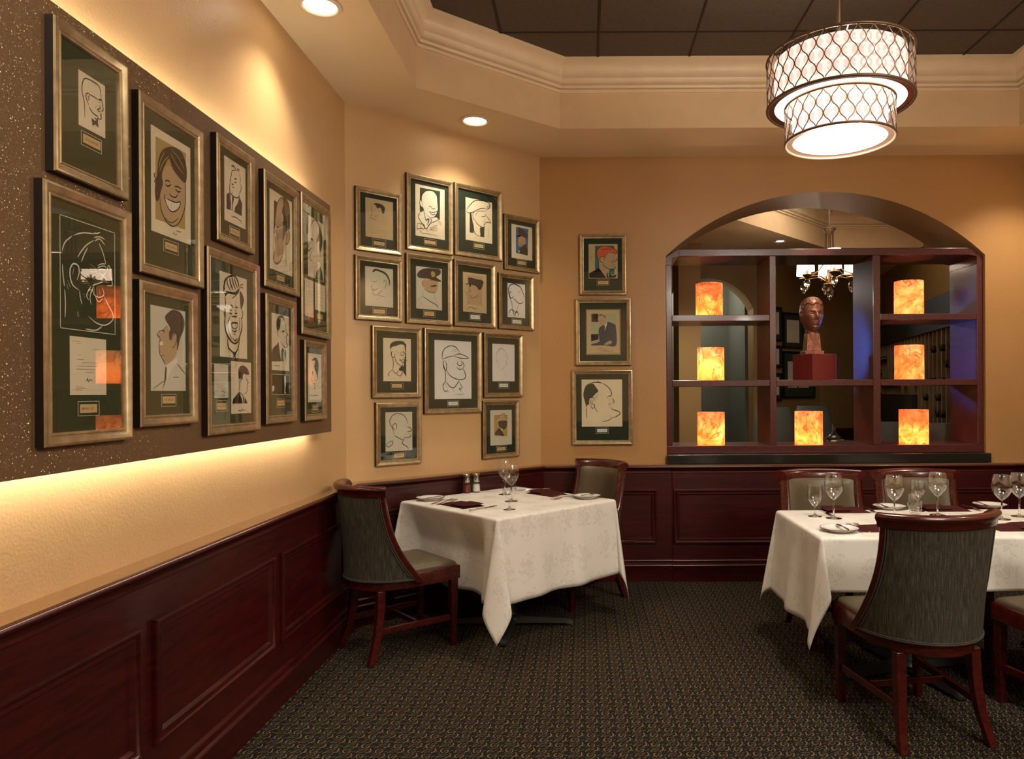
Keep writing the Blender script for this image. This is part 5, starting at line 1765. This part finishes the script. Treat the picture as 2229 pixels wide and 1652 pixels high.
def shaker(fill, name, loc, label):
    t = empty(name, loc, 0, label, 'shaker')
    mb = MB()
    mb.lathe([(.0001, .0), (.0275, .0), (.029, .002), (.0285, .006), (.0235, .060), (.0235, .071), (.0221, .071), (.0221, .06), (.0265, .008), (.0001, .006)], 28)
    mb.build('glass_jar', M['thin'], t, smooth=50)
    mb = MB()
    mb.lathe([(.0001, .0065), (.0258, .0085), (.0225, .052), (.020, .056), (.0001, .058)], 24)
    mb.build('contents', M[fill], t, smooth=50)
    mb = MB()
    mb.lathe([(.0001, .072), (.0238, .072), (.0242, .076), (.0242, .112), (.0238, .117), (.0255, .119), (.0255, .1235), (.022, .127), (.0001, .128)], 28)
    mb.build('steel_cap', M['steel'], t, smooth=35)
    return t


shaker('pepper', 'pepper_mill', on(1016, 1073), 'glass mill of red peppercorns with steel cap, back edge of the corner table')
shaker('salt', 'salt_mill', on(1037, 1071.5), 'glass mill of white salt with steel cap, beside the peppercorn mill')


def make_plate():
    t = empty('bread_plate', (0, 0, 0), 0, 'x', 'plate')
    mb = MB()
    R = .084
    mb.lathe([(.0001, .0015), (.048, .0015), (.050, .0), (.053, .0), (.056, .004), (R * .97, .0135), (R, .0150), (R, .0165), (R * .97, .0165), (.058, .0085), (.050, .0055), (.0001, .0055)], 48)
    p = mb.build('plate_body', M['china'], t, smooth=50)
    mb = MB()
    mb.lathe([(R * .985, .0163), (R * .987, .0172), (R + .0006, .0172), (R + .0006, .0148)], 48)
    mb.build('dark_rim', M['rim'], t, smooth=60)
    return t


def make_butter_knife():
    t = empty('butter_knife', (0, 0, 0), 0, 'x', 'cutlery')
    MB().loft([[(x, -w, z), (x, w, z), (x, w, z + h), (x, -w, z + h)] for x, w, z, h in ((-.075, .0035, 0, .004), (-.06, .0055, 0, .005), (-.02, .004, 0, .005), (.0, .0035, .0, .004))]).build('handle', M['steel'], t, smooth=50)
    MB().loft([[(x, -w, z), (x, w, z), (x, w, z + h), (x, -w, z + h)] for x, w, z, h in ((.0005, .0035, .001, .003), (.012, .008, .001, .0016), (.05, .010, .001, .0012), (.068, .007, .001, .001), (.075, .001, .001, .0008))]).build('blade', M['steel'], t, smooth=50)
    return t


def make_knife():
    t = empty('dinner_knife', (0, 0, 0), 0, 'x', 'cutlery')
    MB().loft([[(x, -w, 0.0), (x, w, 0.0), (x, w, h), (x, -w, h)] for x, w, h in ((-.115, .006, .006), (-.112, .0085, .008), (-.07, .006, .007), (-.02, .005, .007), (.0, .0045, .006))]).build('handle', M['steel'], t, smooth=50)
    MB().loft([[(x, -w, .0005), (x, w, .0005), (x, w * .9, h), (x, -w * .9, h)] for x, w, h in ((.0005, .0045, .004), (.01, .008, .0025), (.07, .0095, .002), (.10, .007, .002), (.115, .001, .0015))]).build('blade', M['steel'], t, smooth=50)
    return t


def make_fork():
    t = empty('fork', (0, 0, 0), 0, 'x', 'cutlery')
    MB().loft([[(x, -w, z), (x, w, z), (x, w, z + .0025), (x, -w, z + .0025)] for x, w, z in ((-.105, .004, .001), (-.10, .008, .001), (-.06, .0055, .0025), (-.01, .003, .0075), (.02, .003, .008), (.035, .008, .0045), (.05, .0115, .002), (.058, .012, .0014))]).build('handle', M['steel'], t, smooth=50)
    for k in range(4):
        y = -.0095 + k * .00633
        MB().loft([[(x, y - w, z), (x, y + w, z), (x, y + w, z + .002), (x, y - w, z + .002)] for x, w, z in ((.0575, .0022, .0014), (.08, .0018, .0008), (.10, .0010, .0045))]).build('tine', M['steel'], t, smooth=50)
    return t


def make_napkin():
    t = empty('folded_napkin', (0, 0, 0), 0, 'x', 'napkin')
    a, b = .115, .072

    def sheet(x0, x1, y0, y1, z0, z1, sk, n=12):
        rows = []
        for i in range(n + 1):
            u = i / n
            r = []
            for j in range(n + 1):
                w = j / n
                e = min(1, 6 * min(u, 1 - u)) * min(1, 6 * min(w, 1 - w))
                r.append((x0 + (x1 - x0) * u + sk * w, y0 + (y1 - y0) * w, z0 + (z1 - z0) * e ** .5 + .0012 * sin(u * 7 + w * 5) * e))
            rows.append(r)
        lo = [[(p[0], p[1], z0) for p in r] for r in rows]
        mb = MB()
        mb.grid(rows)
        mb.grid(lo)
        return mb
    sheet(-a, a, -b, b, .0, .013, 0).build('napkin_body', M['napkin'], t, smooth=60)
    mb = sheet(-a * .15, a * .98, -b * .95, b * .95, .013, .021, .006)
    mb.build('folded_flap', M['napkin'], t, smooth=60)
    return t


plate, bk, kn, fk, nap = make_plate(), make_butter_knife(), make_knife(), make_fork(), make_napkin()
for o_ in (plate, bk, kn, fk, nap):
    o_.scale = (1.06, 1.06, 1.06)
pu, bu_, ku, fu, nu_ = [], [], [], [], []
GP, GN, GC = 'white bread plates', 'folded burgundy napkins', 'steel cutlery on the tables'


def seg(pr, used, a, b, z, label, grp=GC):
    """lay a piece of cutlery from pixel a (handle end) to pixel b (tip)"""
    A, B = atZ(a[0], a[1], z), atZ(b[0], b[1], z)
    m = (A + B) / 2
    return place(pr, used, (m.x, m.y, z), atan2(B.y - A.y, B.x - A.x), label, grp)


E = .0006
place(plate, pu, on(937, 1088) + V((0, 0, E)), 0, 'white bread plate at the left corner of the corner table', GP)
place(plate, pu, on(1277, 1084) + V((0, 0, E)), 0, 'white bread plate at the right corner of the corner table', GP)
place(plate, pu, on(1827, 1156) + V((0, 0, E)), 0, 'white bread plate nearest the camera on the long table', GP)
place(plate, pu, on(1936, 1107) + V((0, 0, E)), 0, 'white bread plate across the long table, behind the wine glass', GP)
place(plate, pu, on(2154, 1103) + V((0, 0, E)), 0, 'white bread plate across the long table, farthest right', GP)
ZPL = ZT + .0192
seg(bk, bu_, (917, 1088), (966, 1079), ZPL, 'butter knife on the left bread plate of the corner table')
seg(bk, bu_, (1263, 1080), (1298, 1073), ZPL, 'butter knife on the right bread plate of the corner table')
seg(bk, bu_, (1846, 1154), (1822, 1141), ZPL, 'butter knife on the nearest bread plate')
seg(bk, bu_, (1912, 1097), (1930, 1104), ZPL, 'butter knife on the bread plate behind the left wine glass')
seg(bk, bu_, (2128, 1094), (2150, 1101), ZPL, 'butter knife on the farthest right bread plate')
ZK = ZT + E
seg(fk, fu, (936, 1098.5), (990, 1086), ZK, 'outer fork beside the left bread plate of the corner table')
seg(fk, fu, (944, 1101), (1002, 1086), ZK, 'inner fork next to the napkin at the left of the corner table')
seg(fk, fu, (1243, 1079.5), (1210, 1082), ZK, 'inner fork at the right place of the corner table, beside the napkin')
seg(fk, fu, (1247, 1082.5), (1213, 1086.5), ZK, 'outer fork at the right place of the corner table, beside the plate')
seg(fk, fu, (1880, 1161), (1843, 1139.5), ZK, 'outer fork right of the nearest bread plate')
seg(fk, fu, (1897, 1161), (1857, 1138), ZK, 'inner fork by the napkin on the near side of the long table')
seg(fk, fu, (1883, 1106), (1900, 1114), ZK, 'fork between the far left napkin and its plate')
seg(fk, fu, (2102, 1102), (2128, 1111), ZK, 'fork between the far right napkin and its plate')
seg(kn, ku, (1016, 1114.5), (1088, 1099), ZK, 'dinner knife right of the near napkin on the corner table')
seg(kn, ku, (1188, 1064.5), (1133, 1067), ZK, 'dinner knife left of the far napkin on the corner table')
seg(kn, ku, (1784, 1110), (1809, 1122), ZK, 'dinner knife between the goblet and the far left napkin')
a_, b_ = on(983, 1101), on(1030, 1107)
place(nap, nu_, on(1006, 1100) + V((0, 0, E)), radians(-45), 'folded burgundy napkin at the near left place of the corner table', GN)
place(nap, nu_, on(1190, 1075) + V((0, 0, E)), radians(135), 'folded burgundy napkin at the far right place of the corner table', GN)
place(nap, nu_, on(1838, 1112) + V((0, 0, E)), radians(180), 'folded burgundy napkin before the far left chair of the long table', GN)
place(nap, nu_, on(2054, 1109) + V((0, 0, E)), radians(180), 'folded burgundy napkin before the far right chair of the long table', GN)
place(nap, nu_, on(1925, 1152) + V((0, 0, E)), 0, 'folded burgundy napkin half hidden by the nearest chair back', GN)
place(nap, nu_, on(2213, 1150) + V((0, 0, E)), 0, 'folded burgundy napkin at the right edge, before the right edge chair', GN)


# ------------------------------------------------------------------ chandelier
def chandelier():
    cx, cy = 1.107, 3.10
    z0, z1, z2, z3 = 2.482, 2.625, 2.637, 2.842
    r1, r2 = .226, .302
    t = empty('drum_chandelier', (cx, cy, z0), 0, 'two-tier drum chandelier of crystal discs in a bronze lattice, hanging lit from the ceiling', 'chandelier')
    zz = lambda z: z - z0
    MB().tube([(0, 0, zz(z3) - .02), (0, 0, zz(ZC))], .009, 14).build('stem', M['champ'], t, smooth=60)
    mb = MB()
    mb.lathe([(.001, zz(z3) - .01), (.022, zz(z3) - .01), (.022, zz(z3) + .012), (.014, zz(z3) + .018), (.014, zz(z3) + .03), (.009, zz(z3) + .034)], 20)
    mb.build('stem_collar', M['champ'], t, smooth=40)
    mb = MB()
    mb.lathe([(.001, zz(ZC)), (.065, zz(ZC)), (.065, zz(ZC) - .018), (.05, zz(ZC) - .028), (.001, zz(ZC) - .028)], 28)
    mb.build('ceiling_canopy', M['champ'], t, smooth=40)
    mb = MB()
    for k in range(3):
        a = 2 * pi * k / 3 + .3
        mb.tube([(0, 0, zz(z3) - .002), (r2 * cos(a), r2 * sin(a), zz(z3) - .002)], .004, 8)
    mb.build('spider_arm', M['champ'], t, smooth=60)
    cryst = []
    for (r, za, zb, ncell, rows, tier) in ((r2, z2, z3, 30, 4, 'u'), (r1, z0, z1 + .013, 23, 3, 'l')):
        h = (zb - za)
        hr = h / rows
        # rims
        for z in (za, zb):
            rim = MB()
            rim.tube([(r * cos(2 * pi * k / 96), r * sin(2 * pi * k / 96), zz(z)) for k in range(96)], .006, 10, closed=True)
            rim.build('rim_ring', M['champ'], t, smooth=70)
        # lattice of ogee wires
        mb = MB()
        ns = ncell * 2
        step = 2 * pi / ns
        for k in range(ns):
            pth = []
            m = rows * 8
            for i in range(m + 1):
                ph = pi * i / 8.0
                c = cos(ph)
                c = math.copysign(abs(c) ** .8, c)
                a = step * (k + .5) + step * .46 * c * (1 if k % 2 else -1)
                pth.append((r * cos(a), r * sin(a), zz(zb) - h * i / m))
            mb.tube(pth, .0022, 5)
        mb.build('wire_lattice', M['champ'], t, smooth=70)
        # inner shade
        mb = MB()
        mb.lathe([(r - .030, zz(za) + .004), (r - .030, zz(zb) - .012)], 64)
        mb.build('fabric_shade', M['shade'] if tier == 'u' else M['shade_low'], t, smooth=60)
        mb = MB()
        if tier == 'u':
            mb.lathe([(r1 - .02, zz(za) + .006), (r - .031, zz(za) + .006)], 64)
        else:
            mb.lathe([(.0005, zz(za) + .006), (r - .031, zz(za) + .006)], 64)
        mb.build('diffuser', M['diff'], t, smooth=0)
        mb = MB()
        mb.lathe([(r - .031, zz(za) + .0015), (r - .004, zz(za) + .0015), (r - .004, zz(za) + .004), (r - .031, zz(za) + .004)], 64)
        mb.build('bottom_flange', M['champ'], t, smooth=30)
        # crystal discs
        for row in range(1, rows):
            zc = zb - hr * row
            for k in range(ncell):
                a = step * 2 * (k + (0.5 if row % 2 == 1 else 0.0)) + 0.0
                cryst.append((r - .004, a, zc, hr))
    # where two wires bow apart there is an opening with a disc in it
    d2 = lambda c: (cx + c[0] * cos(c[1])) ** 2 + (cy + c[0] * sin(c[1])) ** 2
    cryst.sort(key=d2)
    proto = None

    def disc():
        mb = MB()
        n = 18
        R = .0245
        rows = [[(0.0001 * cos(2 * pi * i / n), .0055, .0001 * sin(2 * pi * i / n)) for i in range(n)],
                [(R * .55 * cos(2 * pi * i / n), .0050, R * .55 * sin(2 * pi * i / n)) for i in range(n)],
                [(R * cos(2 * pi * i / n), .0, R * sin(2 * pi * i / n)) for i in range(n)],
                [(R * .55 * cos(2 * pi * i / n), -.0050, R * .55 * sin(2 * pi * i / n)) for i in range(n)],
                [(0.0001 * cos(2 * pi * i / n), -.0055, .0001 * sin(2 * pi * i / n)) for i in range(n)]]
        mb.grid(rows, False, True)
        return mb
    for i, (r, a, z, hr) in enumerate(cryst[:100]):
        if proto is None:
            proto = disc().build('crystal_disc', M['crystal'], t, smooth=20)
            o = proto
        else:
            o = proto.copy()
            COL.objects.link(o)
            o.parent = t
        o.location = (r * cos(a), r * sin(a), z - z0)
        o.rotation_euler = (0, 0, a + pi / 2)
    rest = MB()
    for (r, a, z, hr) in cryst[100:]:
        d = disc()
        mt = Matrix.Translation((r * cos(a), r * sin(a), z - z0)) @ Matrix.Rotation(a + pi / 2, 4, 'Z')
        rest.add([mt @ p for p in d.v], d.f)
    ro = rest.build('crystal_discs', M['crystal'], t, smooth=20)
    ro['kind'] = 'stuff'
    return cx, cy, z0


CHX, CHY, CHZ = chandelier()
# ------------------------------------------------------------------ the room beyond the arch
def wallseg(name, a, b, z0=0, z1=ZC, mat='backwall', th=.08):
    a, b = V(a), V(b)
    d = (b - a).normalized()
    n = V((-d.y, d.x))
    pts_ = [a, b, b + n * th, a + n * th]
    return S(MB().prism([(p.x, p.y, z0) for p in pts_], (0, 0, z1 - z0)).build(name, M[mat], smooth=0))


# walls run left to right as seen; their backs point away from the camera
wallseg('wall_side', (0.55, YB2 + .02), (0.55, 9.7))
PIL = 8.5
px0, px1 = atY(1478, 800, PIL).x, atY(1526, 800, PIL).x
S(MB().box(px0, px1, PIL, PIL + .5, 0, ZS).build('wall_pier', M['backwall'], smooth=0))
AY = 9.7
jx = atY(1640, 700, AY).x
apx, apz, spz = atY(1540, 606, AY).x, atY(1540, 606, AY).z, atY(1637, 672, AY).z
hw_ = jx - apx
ri_ = apz - spz
R_ = (hw_ ** 2 + ri_ ** 2) / (2 * ri_)
a0_ = math.asin(hw_ / R_)
ar = [(apx - hw_, 0.0), (apx - hw_, spz)] + [(apx + R_ * sin(-a0_ + 2 * a0_ * k / 20), apz - R_ + R_ * cos(-a0_ + 2 * a0_ * k / 20)) for k in range(1, 20)] + [(jx, spz), (jx, 0.0)]
mb = MB()
outer = [(0.55, 0.0)] + ar + [(2.40, 0.0), (2.40, ZC), (0.55, ZC)]
mb.prism([(x, AY, z) for x, z in outer], (0, .35, 0))
S(mb.build('wall_arcade', M['backwall'], smooth=0))
wallseg('wall_niche', (0.4, 11.2), (2.6, 11.2), mat='greywall')
wallseg('wall_niche', (2.33, 10.06), (2.33, 11.2), mat='greywall')
wallseg('wall_niche', (0.55, 11.2), (0.55, 10.06), mat='greywall')

A1, A2, A3, A4 = (2.33, 9.70), (3.41, 10.41), (4.55, 10.95), (3.62, YB2 + .02)
wallseg('wall_pictures', A1, A2)
wallseg('wall_far', A2, A3)
wallseg('wall_rack', A3, A4)
# wainscot on the far wall
d = (V(A3) - V(A2)).normalized()
n = V((d.y, -d.x))
w = MB().prism([(*(V(A2) + n * .004), 0), (*(V(A3) + n * .004), 0), (*(V(A3) + n * .05), 0), (*(V(A2) + n * .05), 0)], (0, 0, .86)).build('trim_8', M['mahog'], smooth=0)
S(w)['label'] = 'dark wainscot of the far wall beyond the arch'

# ceiling with a raised tray
Oo = [(1.55, 6.6), (1.55, 7.35), (2.99, 8.85), (4.15, 8.85), (4.15, 6.6)]
c2 = S(MB().box(.3, 5.0, YB2 - .02, 11.4, ZC + .002, ZC + .05).build('ceiling_beyond', M['soffit'], smooth=0))
mb = MB()
mb.poly([(x, y, ZS) for x, y in ((.35, YB2), (.35, 11.4), (5.0, 11.4), (5.0, YB2))], [[(x, y, ZS) for x, y in Oo]])
mb.build('soffit', M['soffit'], c2, smooth=0)
mb = MB()
for i in range(5):
    a, b = Oo[i], Oo[(i + 1) % 5]
    mb.add([(a[0], a[1], ZS), (b[0], b[1], ZS), (b[0], b[1], ZC + .002), (a[0], a[1], ZC + .002)], [(0, 1, 2, 3)])
mb.build('fascia', M['fascia'], c2, smooth=0)
for i in range(5):
    mould_seg(Oo, crown, i, True).build('crown_moulding', M['crown'], c2, smooth=40)
p = atZ(1698, 524.5, ZS)
t = empty('recessed_downlight', p, 0, 'small recessed downlight in the ceiling beyond the arch', 'ceiling light', 'recessed downlights in the soffit')
mb = MB(); mb.lathe([(.06, -.0005), (.085, -.002), (.09, -.008), (.075, -.012), (.055, -.002)], 24)
mb.build('trim_ring', M['whitetrim'], t, smooth=60)
mb = MB(); mb.lathe([(.0001, -.001), (.045, -.001)], 20)
mb.build('lamp', M['lamp'], t, smooth=0)

# framed pictures on the slanting wall
PA = Plane(A1, V(A2) - V(A1))


def farpic(x0, x1, y0, y1, label, sheets, off=.0):
    h0, h1 = PA.hit(x0, (y0 + y1) / 2, .03), PA.hit(x1, (y0 + y1) / 2, .03)
    zt_, zb_ = PA.hit((x0 + x1) / 2, y0, .03)[1], PA.hit((x0 + x1) / 2, y1, .03)[1]
    sc_, zc_ = (h0[0] + h1[0]) / 2, (zt_ + zb_) / 2
    t = empty('framed_picture', PA.pt(sc_, 0, zc_), PA.ang, label, 'framed picture', 'black framed pictures beyond the arch')
    hw, hh = (h1[0] - h0[0]) / 2, (zt_ - zb_) / 2
    fr = MB()
    fr.grid([[(-hw + w, -n_, -hh + w), (hw - w, -n_, -hh + w), (hw - w, -n_, hh - w), (-hw + w, -n_, hh - w)] for w, n_ in ((0, .001), (0, .03), (.02, .03), (.025, .015), (.025, .01))], False, True)
    fr.build('frame', M['black'], t, smooth=0)
    MB().box(-hw + .024, hw - .024, -.010, -.002, -hh + .024, hh - .024).build('mat_board', M['d'], t, smooth=0)
    for (a, b, c, d_) in sheets:
        MB().box(-hw + 2 * hw * a, -hw + 2 * hw * b, -.0115, -.0095, hh - 2 * hh * d_, hh - 2 * hh * c).build('artwork_sheet', M['paper2'], t, smooth=0)
    return t


farpic(1684, 1703, 668, 742, 'dark frame with one sheet beyond the arch, highest of the column by the left divider', [(.15, .75, .15, .8)])
farpic(1684, 1703, 752, 800, 'dark frame beyond the arch, middle of the column by the left divider', [(.15, .75, .15, .85)])
farpic(1684, 1703, 812, 872, 'dark frame beyond the arch, lowest of the column by the left divider', [(.15, .75, .15, .8)])
farpic(1706, 1751, 681, 758, 'black frame with a pale sheet beyond the arch, just left of the bronze head', [(.2, .8, .2, .84)])
farpic(1706, 1775, 765, 866, 'black frame with two pale sheets beyond the arch, partly behind the red box', [(.16, .45, .22, .78), (.5, .82, .22, .78)])

# big dark picture at the far left of the view
hx0, hx1 = atY(1455, 800, 8.3).x, atY(1477, 800, 8.3).x
t = empty('framed_picture', (.55, 8.1, 1.42), 0, 'dark frame seen edge-on beyond the arch at the extreme left of the shelf', 'framed picture')
MB().box(.001, .05, -.7, .35, -.30, .42).build('frame', M['black'], t, smooth=0, bevel=.004)
MB().box(.0495, .053, -.6, .25, -.2, .32).build('artwork_sheet', M['d'], t, smooth=0)


# grey leather chairs beyond the arch
def far_chair(px, ytop, Y, label, rz):
    top = atY(px, ytop, Y)
    t = empty('leather_chair', (top.x, Y, 0), rz, label, 'chair', 'grey leather chairs beyond the arch')
    H = top.z
    rows = []
    for i in range(13):
        u = i / 12
        w = .27 - .05 * u - .10 * max(0, u - .8) ** 1.0 * 2
        z = .42 + (H - .42) * u
        y = .20 + .10 * u
        rows.append([(w * cos(a) * (1 if abs(cos(a)) < .01 else 1), y + .05 * sin(a), z) for a in [2 * pi * k / 20 for k in range(20)]])
    MB().loft(rows).build('backrest', M['greyfab'], t, smooth=60)
    MB().box(-.26, .26, -.28, .25, .34, .47).build('seat', M['greyfab'], t, smooth=0, bevel=.03)
    for sx_ in (-1, 1):
        for sy_ in (-1, 1):
            MB().box(sx_ * .22 - .018, sx_ * .22 + .018, sy_ * .2 - .018, sy_ * .2 + .018, 0, .34).build('leg', M['black'], t, smooth=0)
    return t


far_chair(1700, 888, 7.6, 'grey leather chair beyond the arch, left of the bottom centre lantern', 0)
far_chair(1785, 884, 8.3, 'grey leather chair beyond the arch, behind the bottom centre lantern', 0)
far_chair(1945, 921, 7.05, 'grey leather chair beyond the arch, behind the bottom right lantern', radians(-20))
far_chair(2037, 918, 6.25, 'dark leather chair beyond the arch, right of the bottom right lantern', radians(160))

# a round table with a glass decanter beyond the arch
tp = atY(1815, 962, 6.75)
t = empty('side_table', (tp.x, 6.75, 0), 0, 'dark table beyond the arch carrying the glass decanter', 'table')
mb = MB(); mb.lathe([(.001, tp.z - .03), (.34, tp.z - .03), (.34, tp.z), (.001, tp.z)], 32)
mb.build('tabletop', M['black'], t, smooth=30)
mb = MB(); mb.lathe([(.22, 0), (.22, .02), (.04, .05), (.035, tp.z - .031), (.001, tp.z - .031)], 24)
mb.build('pedestal', M['black'], t, smooth=30)
dc = empty('glass_decanter', (tp.x, 6.75, tp.z + .001), 0, 'clear glass decanter beyond the arch, right of the bottom centre lantern', 'decanter')
mb = MB()
pr = [(.0001, 0), (.085, 0), (.098, .012), (.09, .03), (.05, .055), (.02, .085), (.016, .15), (.024, .17)]
mb.lathe(pr + [(r - .002, z) for r, z in pr[:2:-1]] + [(.0001, .006)], 28)
mb.build('glass_body', M['glass'], dc, smooth=60)

# wine rack along the slanting right wall ----------------------------------------
PR = Plane(A3, V(A4) - V(A3))
LR = (V(A4) - V(A3)).length
sA, sB = .25, LR - .45
rk = empty('wine_rack', PR.pt(sA, 0, 0), PR.ang, 'pale wooden wine rack under a black header beyond the arch, right bay', 'wine rack')
L_ = sB - sA
MB().box(0, L_, -.30, -.002, 2.02, 2.36).build('header', M['black'], rk, smooth=0)
MB().box(0, L_, -.03, -.002, .02, 2.02).build('back_board', M['rack'], rk, smooth=0)
k = 0
y = 0.0
while y < L_:
    MB().box(y, y + .022, -.28, -.031, .0, 2.02).build('upright', M['rack'], rk, smooth=0)
    y += .145
for z in [.12 + .165 * i for i in range(12)]:
    MB().box(0, L_, -.24, -.22, z, z + .02).build('rail', M['rack'], rk, smooth=0)
MB().box(L_ * .25, L_ * .62, -.34, -.005, 1.02, 1.36).build('dark_cabinet', M['black'], rk, smooth=0)
bot = None
rnd = random.Random(4)
y = .072
ci = 0
while y < L_ - .05:
    for zi in range(4, 11):
        if rnd.random() > .42:
            continue
        z = .12 + .165 * zi + .058
        if L_ * .22 < y < L_ * .66 and .95 < z < 1.45:
            continue
        p = PR.pt(sA + y + .011, .312, z)
        if bot is None:
            mb = MB()
            mb.lathe([(.0001, 0), (.034, 0), (.036, .004), (.036, .17), (.014, .22), (.014, .27), (.0001, .27)], 14)
            me = mb
            bot = me.build('wine_bottle', M['bottle'], None, smooth=40)
            o = bot
            tag(o, 'dark wine bottle lying in the pale rack beyond the arch', 'bottle', 'wine bottles in the rack beyond the arch')
        else:
            o = bot.copy()
            COL.objects.link(o)
        # lying, base outward, on the rails
        o.matrix_world = Matrix.Translation(p) @ Matrix.Rotation(PR.ang, 4, 'Z') @ Matrix.Rotation(radians(-90), 4, 'X')
        ci += 1
    y += .145


# crystal chandelier beyond the arch ------------------------------------------------
def chandelier2():
    Y = 7.2
    c = atY(1806, 640, Y)
    zb = atY(1806, 660, Y).z
    t = empty('crystal_chandelier', (c.x, Y, zb), 0, 'brass-armed chandelier with small lit shades and crystal drops, seen through the arch', 'chandelier')

    def drop(x, y, z, s, parent=t):
        mb = MB()
        mb.lathe([(.0001, -.115 * s), (.012 * s, -.10 * s), (.034 * s, -.055 * s), (.036 * s, -.035 * s), (.026 * s, -.008 * s), (.010 * s, .0), (.0001, .002 * s)], 10, (x, y, z))
        return mb.build('crystal_drop', M['glass'], parent, smooth=15)
    drop(0, 0, .155, 1.15)
    mb = MB(); mb.lathe([(.001, .16), (.02, .16), (.062, .185), (.058, .20), (.02, .205), (.014, .24), (.012, .56), (.001, .56)], 18)
    mb.build('hub', M['brass'], t, smooth=40)
    for k in range(6):
        a = 2 * pi * k / 6 + radians(20)
        dx, dy = cos(a), sin(a)
        pth = catmull([V((.015 * dx, .015 * dy, .20)), V((.04 * dx, .04 * dy, .225)), V((.11 * dx, .11 * dy, .265)), V((.20 * dx, .20 * dy, .262)), V((.26 * dx, .26 * dy, .255))], 5)
        arm = MB().tube(pth, .0065, 8).build('arm', M['brass'], t, smooth=60)
        pth = catmull([V((.012 * dx, .012 * dy, .50)), V((.05 * dx, .05 * dy, .42)), V((.14 * dx, .14 * dy, .315)), V((.25 * dx, .25 * dy, .268))], 5)
        MB().tube(pth, .005, 8).build('upper_arm', M['brass'], t, smooth=60)
        mb = MB(); mb.lathe([(.001, .0), (.018, .0), (.040, .03), (.050, .036), (.036, .045), (.012, .05), (.008, .10), (.001, .10)], 14, (.27 * dx, .27 * dy, .235))
        mb.build('bobeche', M['brass'], arm, smooth=40)
        mb = MB(); mb.lathe([(.072, .305), (.064, .495)], 24, (.27 * dx, .27 * dy, 0))
        mb.build('lamp_shade', M['shade2'], t, smooth=60)
        drop(.27 * dx, .27 * dy, .23, 1.0)
    # upper column of tubes and crown
    mb = MB()
    for k in range(6):
        a = 2 * pi * k / 6
        mb.tube([(.042 * cos(a), .042 * sin(a), .54), (.036 * cos(a), .036 * sin(a), .70)], .006, 8)
    mb.build('column_tube', M['champ'], t, smooth=60)
    mb = MB(); mb.lathe([(.001, .53), (.055, .53), (.055, .545), (.001, .545)], 20)
    mb.build('column_base', M['champ'], t, smooth=40)
    mb = MB(); mb.lathe([(.001, .695), (.042, .70), (.045, .715), (.062, .738), (.066, .748), (.03, .758), (.012, .764), (.010, .80), (.006, .81), (.006, zz_top(zb)), (.001, zz_top(zb))], 20)
    mb.build('crown', M['champ'], t, smooth=40)
    return c.x, Y, zb


def zz_top(zb):
    return ZC - zb


C2X, C2Y, C2Z = chandelier2()
# ------------------------------------------------------------------ light
SC.view_settings.view_transform = 'Standard'
SC.view_settings.look = 'None'
SC.view_settings.gamma = 1.0
SC.view_settings.use_curve_mapping = False
SC.view_settings.exposure = 0.0
w = bpy.data.worlds.new('world')
SC.world = w
w.use_nodes = True
w.node_tree.nodes['Background'].inputs[0].default_value = (1.0, .75, .5, 1)
w.node_tree.nodes['Background'].inputs[1].default_value = 0.02

WARM = (1.0, .90, .76)
SC.view_settings.exposure = 0.45
# the chandelier's light, with an added point under the diffuser to lift the soffit
lamp('POINT', (CHX, CHY, CHZ - .06), 42, WARM, .14)
lamp('POINT', (CHX, CHY, CHZ + .31), 26, WARM, .06)
lamp('AREA', (CHX, CHY, CHZ - .012), 6, WARM, .38)
# added fill lamps, unseen, behind and right of the camera
lamp('AREA', (2.4, -1.2, ZC - .08), 120, (1.0, .91, .78), 1.4)
lamp('AREA', (2.2, 1.2, ZC - .08), 30, (1.0, .91, .78), 1.2)
lamp('POINT', (2.3, 0.5, 2.35), 32, (1.0, .91, .78), .12)
# added spot, unseen behind the chandelier, trained on the bronze head
lamp('SPOT', (1.80, 5.08, ZS - .03), 60, (1.0, .90, .74), .03, rot=(radians(20), 0, radians(18)), ang=30, blend=.7)
# the far chandelier's bulb, then added fill lamps beyond the arch
lamp('POINT', (C2X, C2Y, C2Z + .40), 15, WARM, .02)
lamp('SPOT', (1.1, 7.25, ZS - .03), 110, (1, .9, .70), .04, ang=120)
lamp('AREA', (2.6, 7.4, ZC - .05), 12, (1.0, .9, .72), 1.2)
lamp('POINT', (1.4, 10.55, 2.9), 24, (1.0, .95, .85), .1)
# blue spot for an unseen screen beyond the arch, grazing the shelf's right-hand cheeks
lamp('SPOT', (0.75, 6.6, 1.75), 520, (.05, .22, 1.0), .05, rot=(radians(90), 0, radians(-117.5)), ang=26, blend=.6)
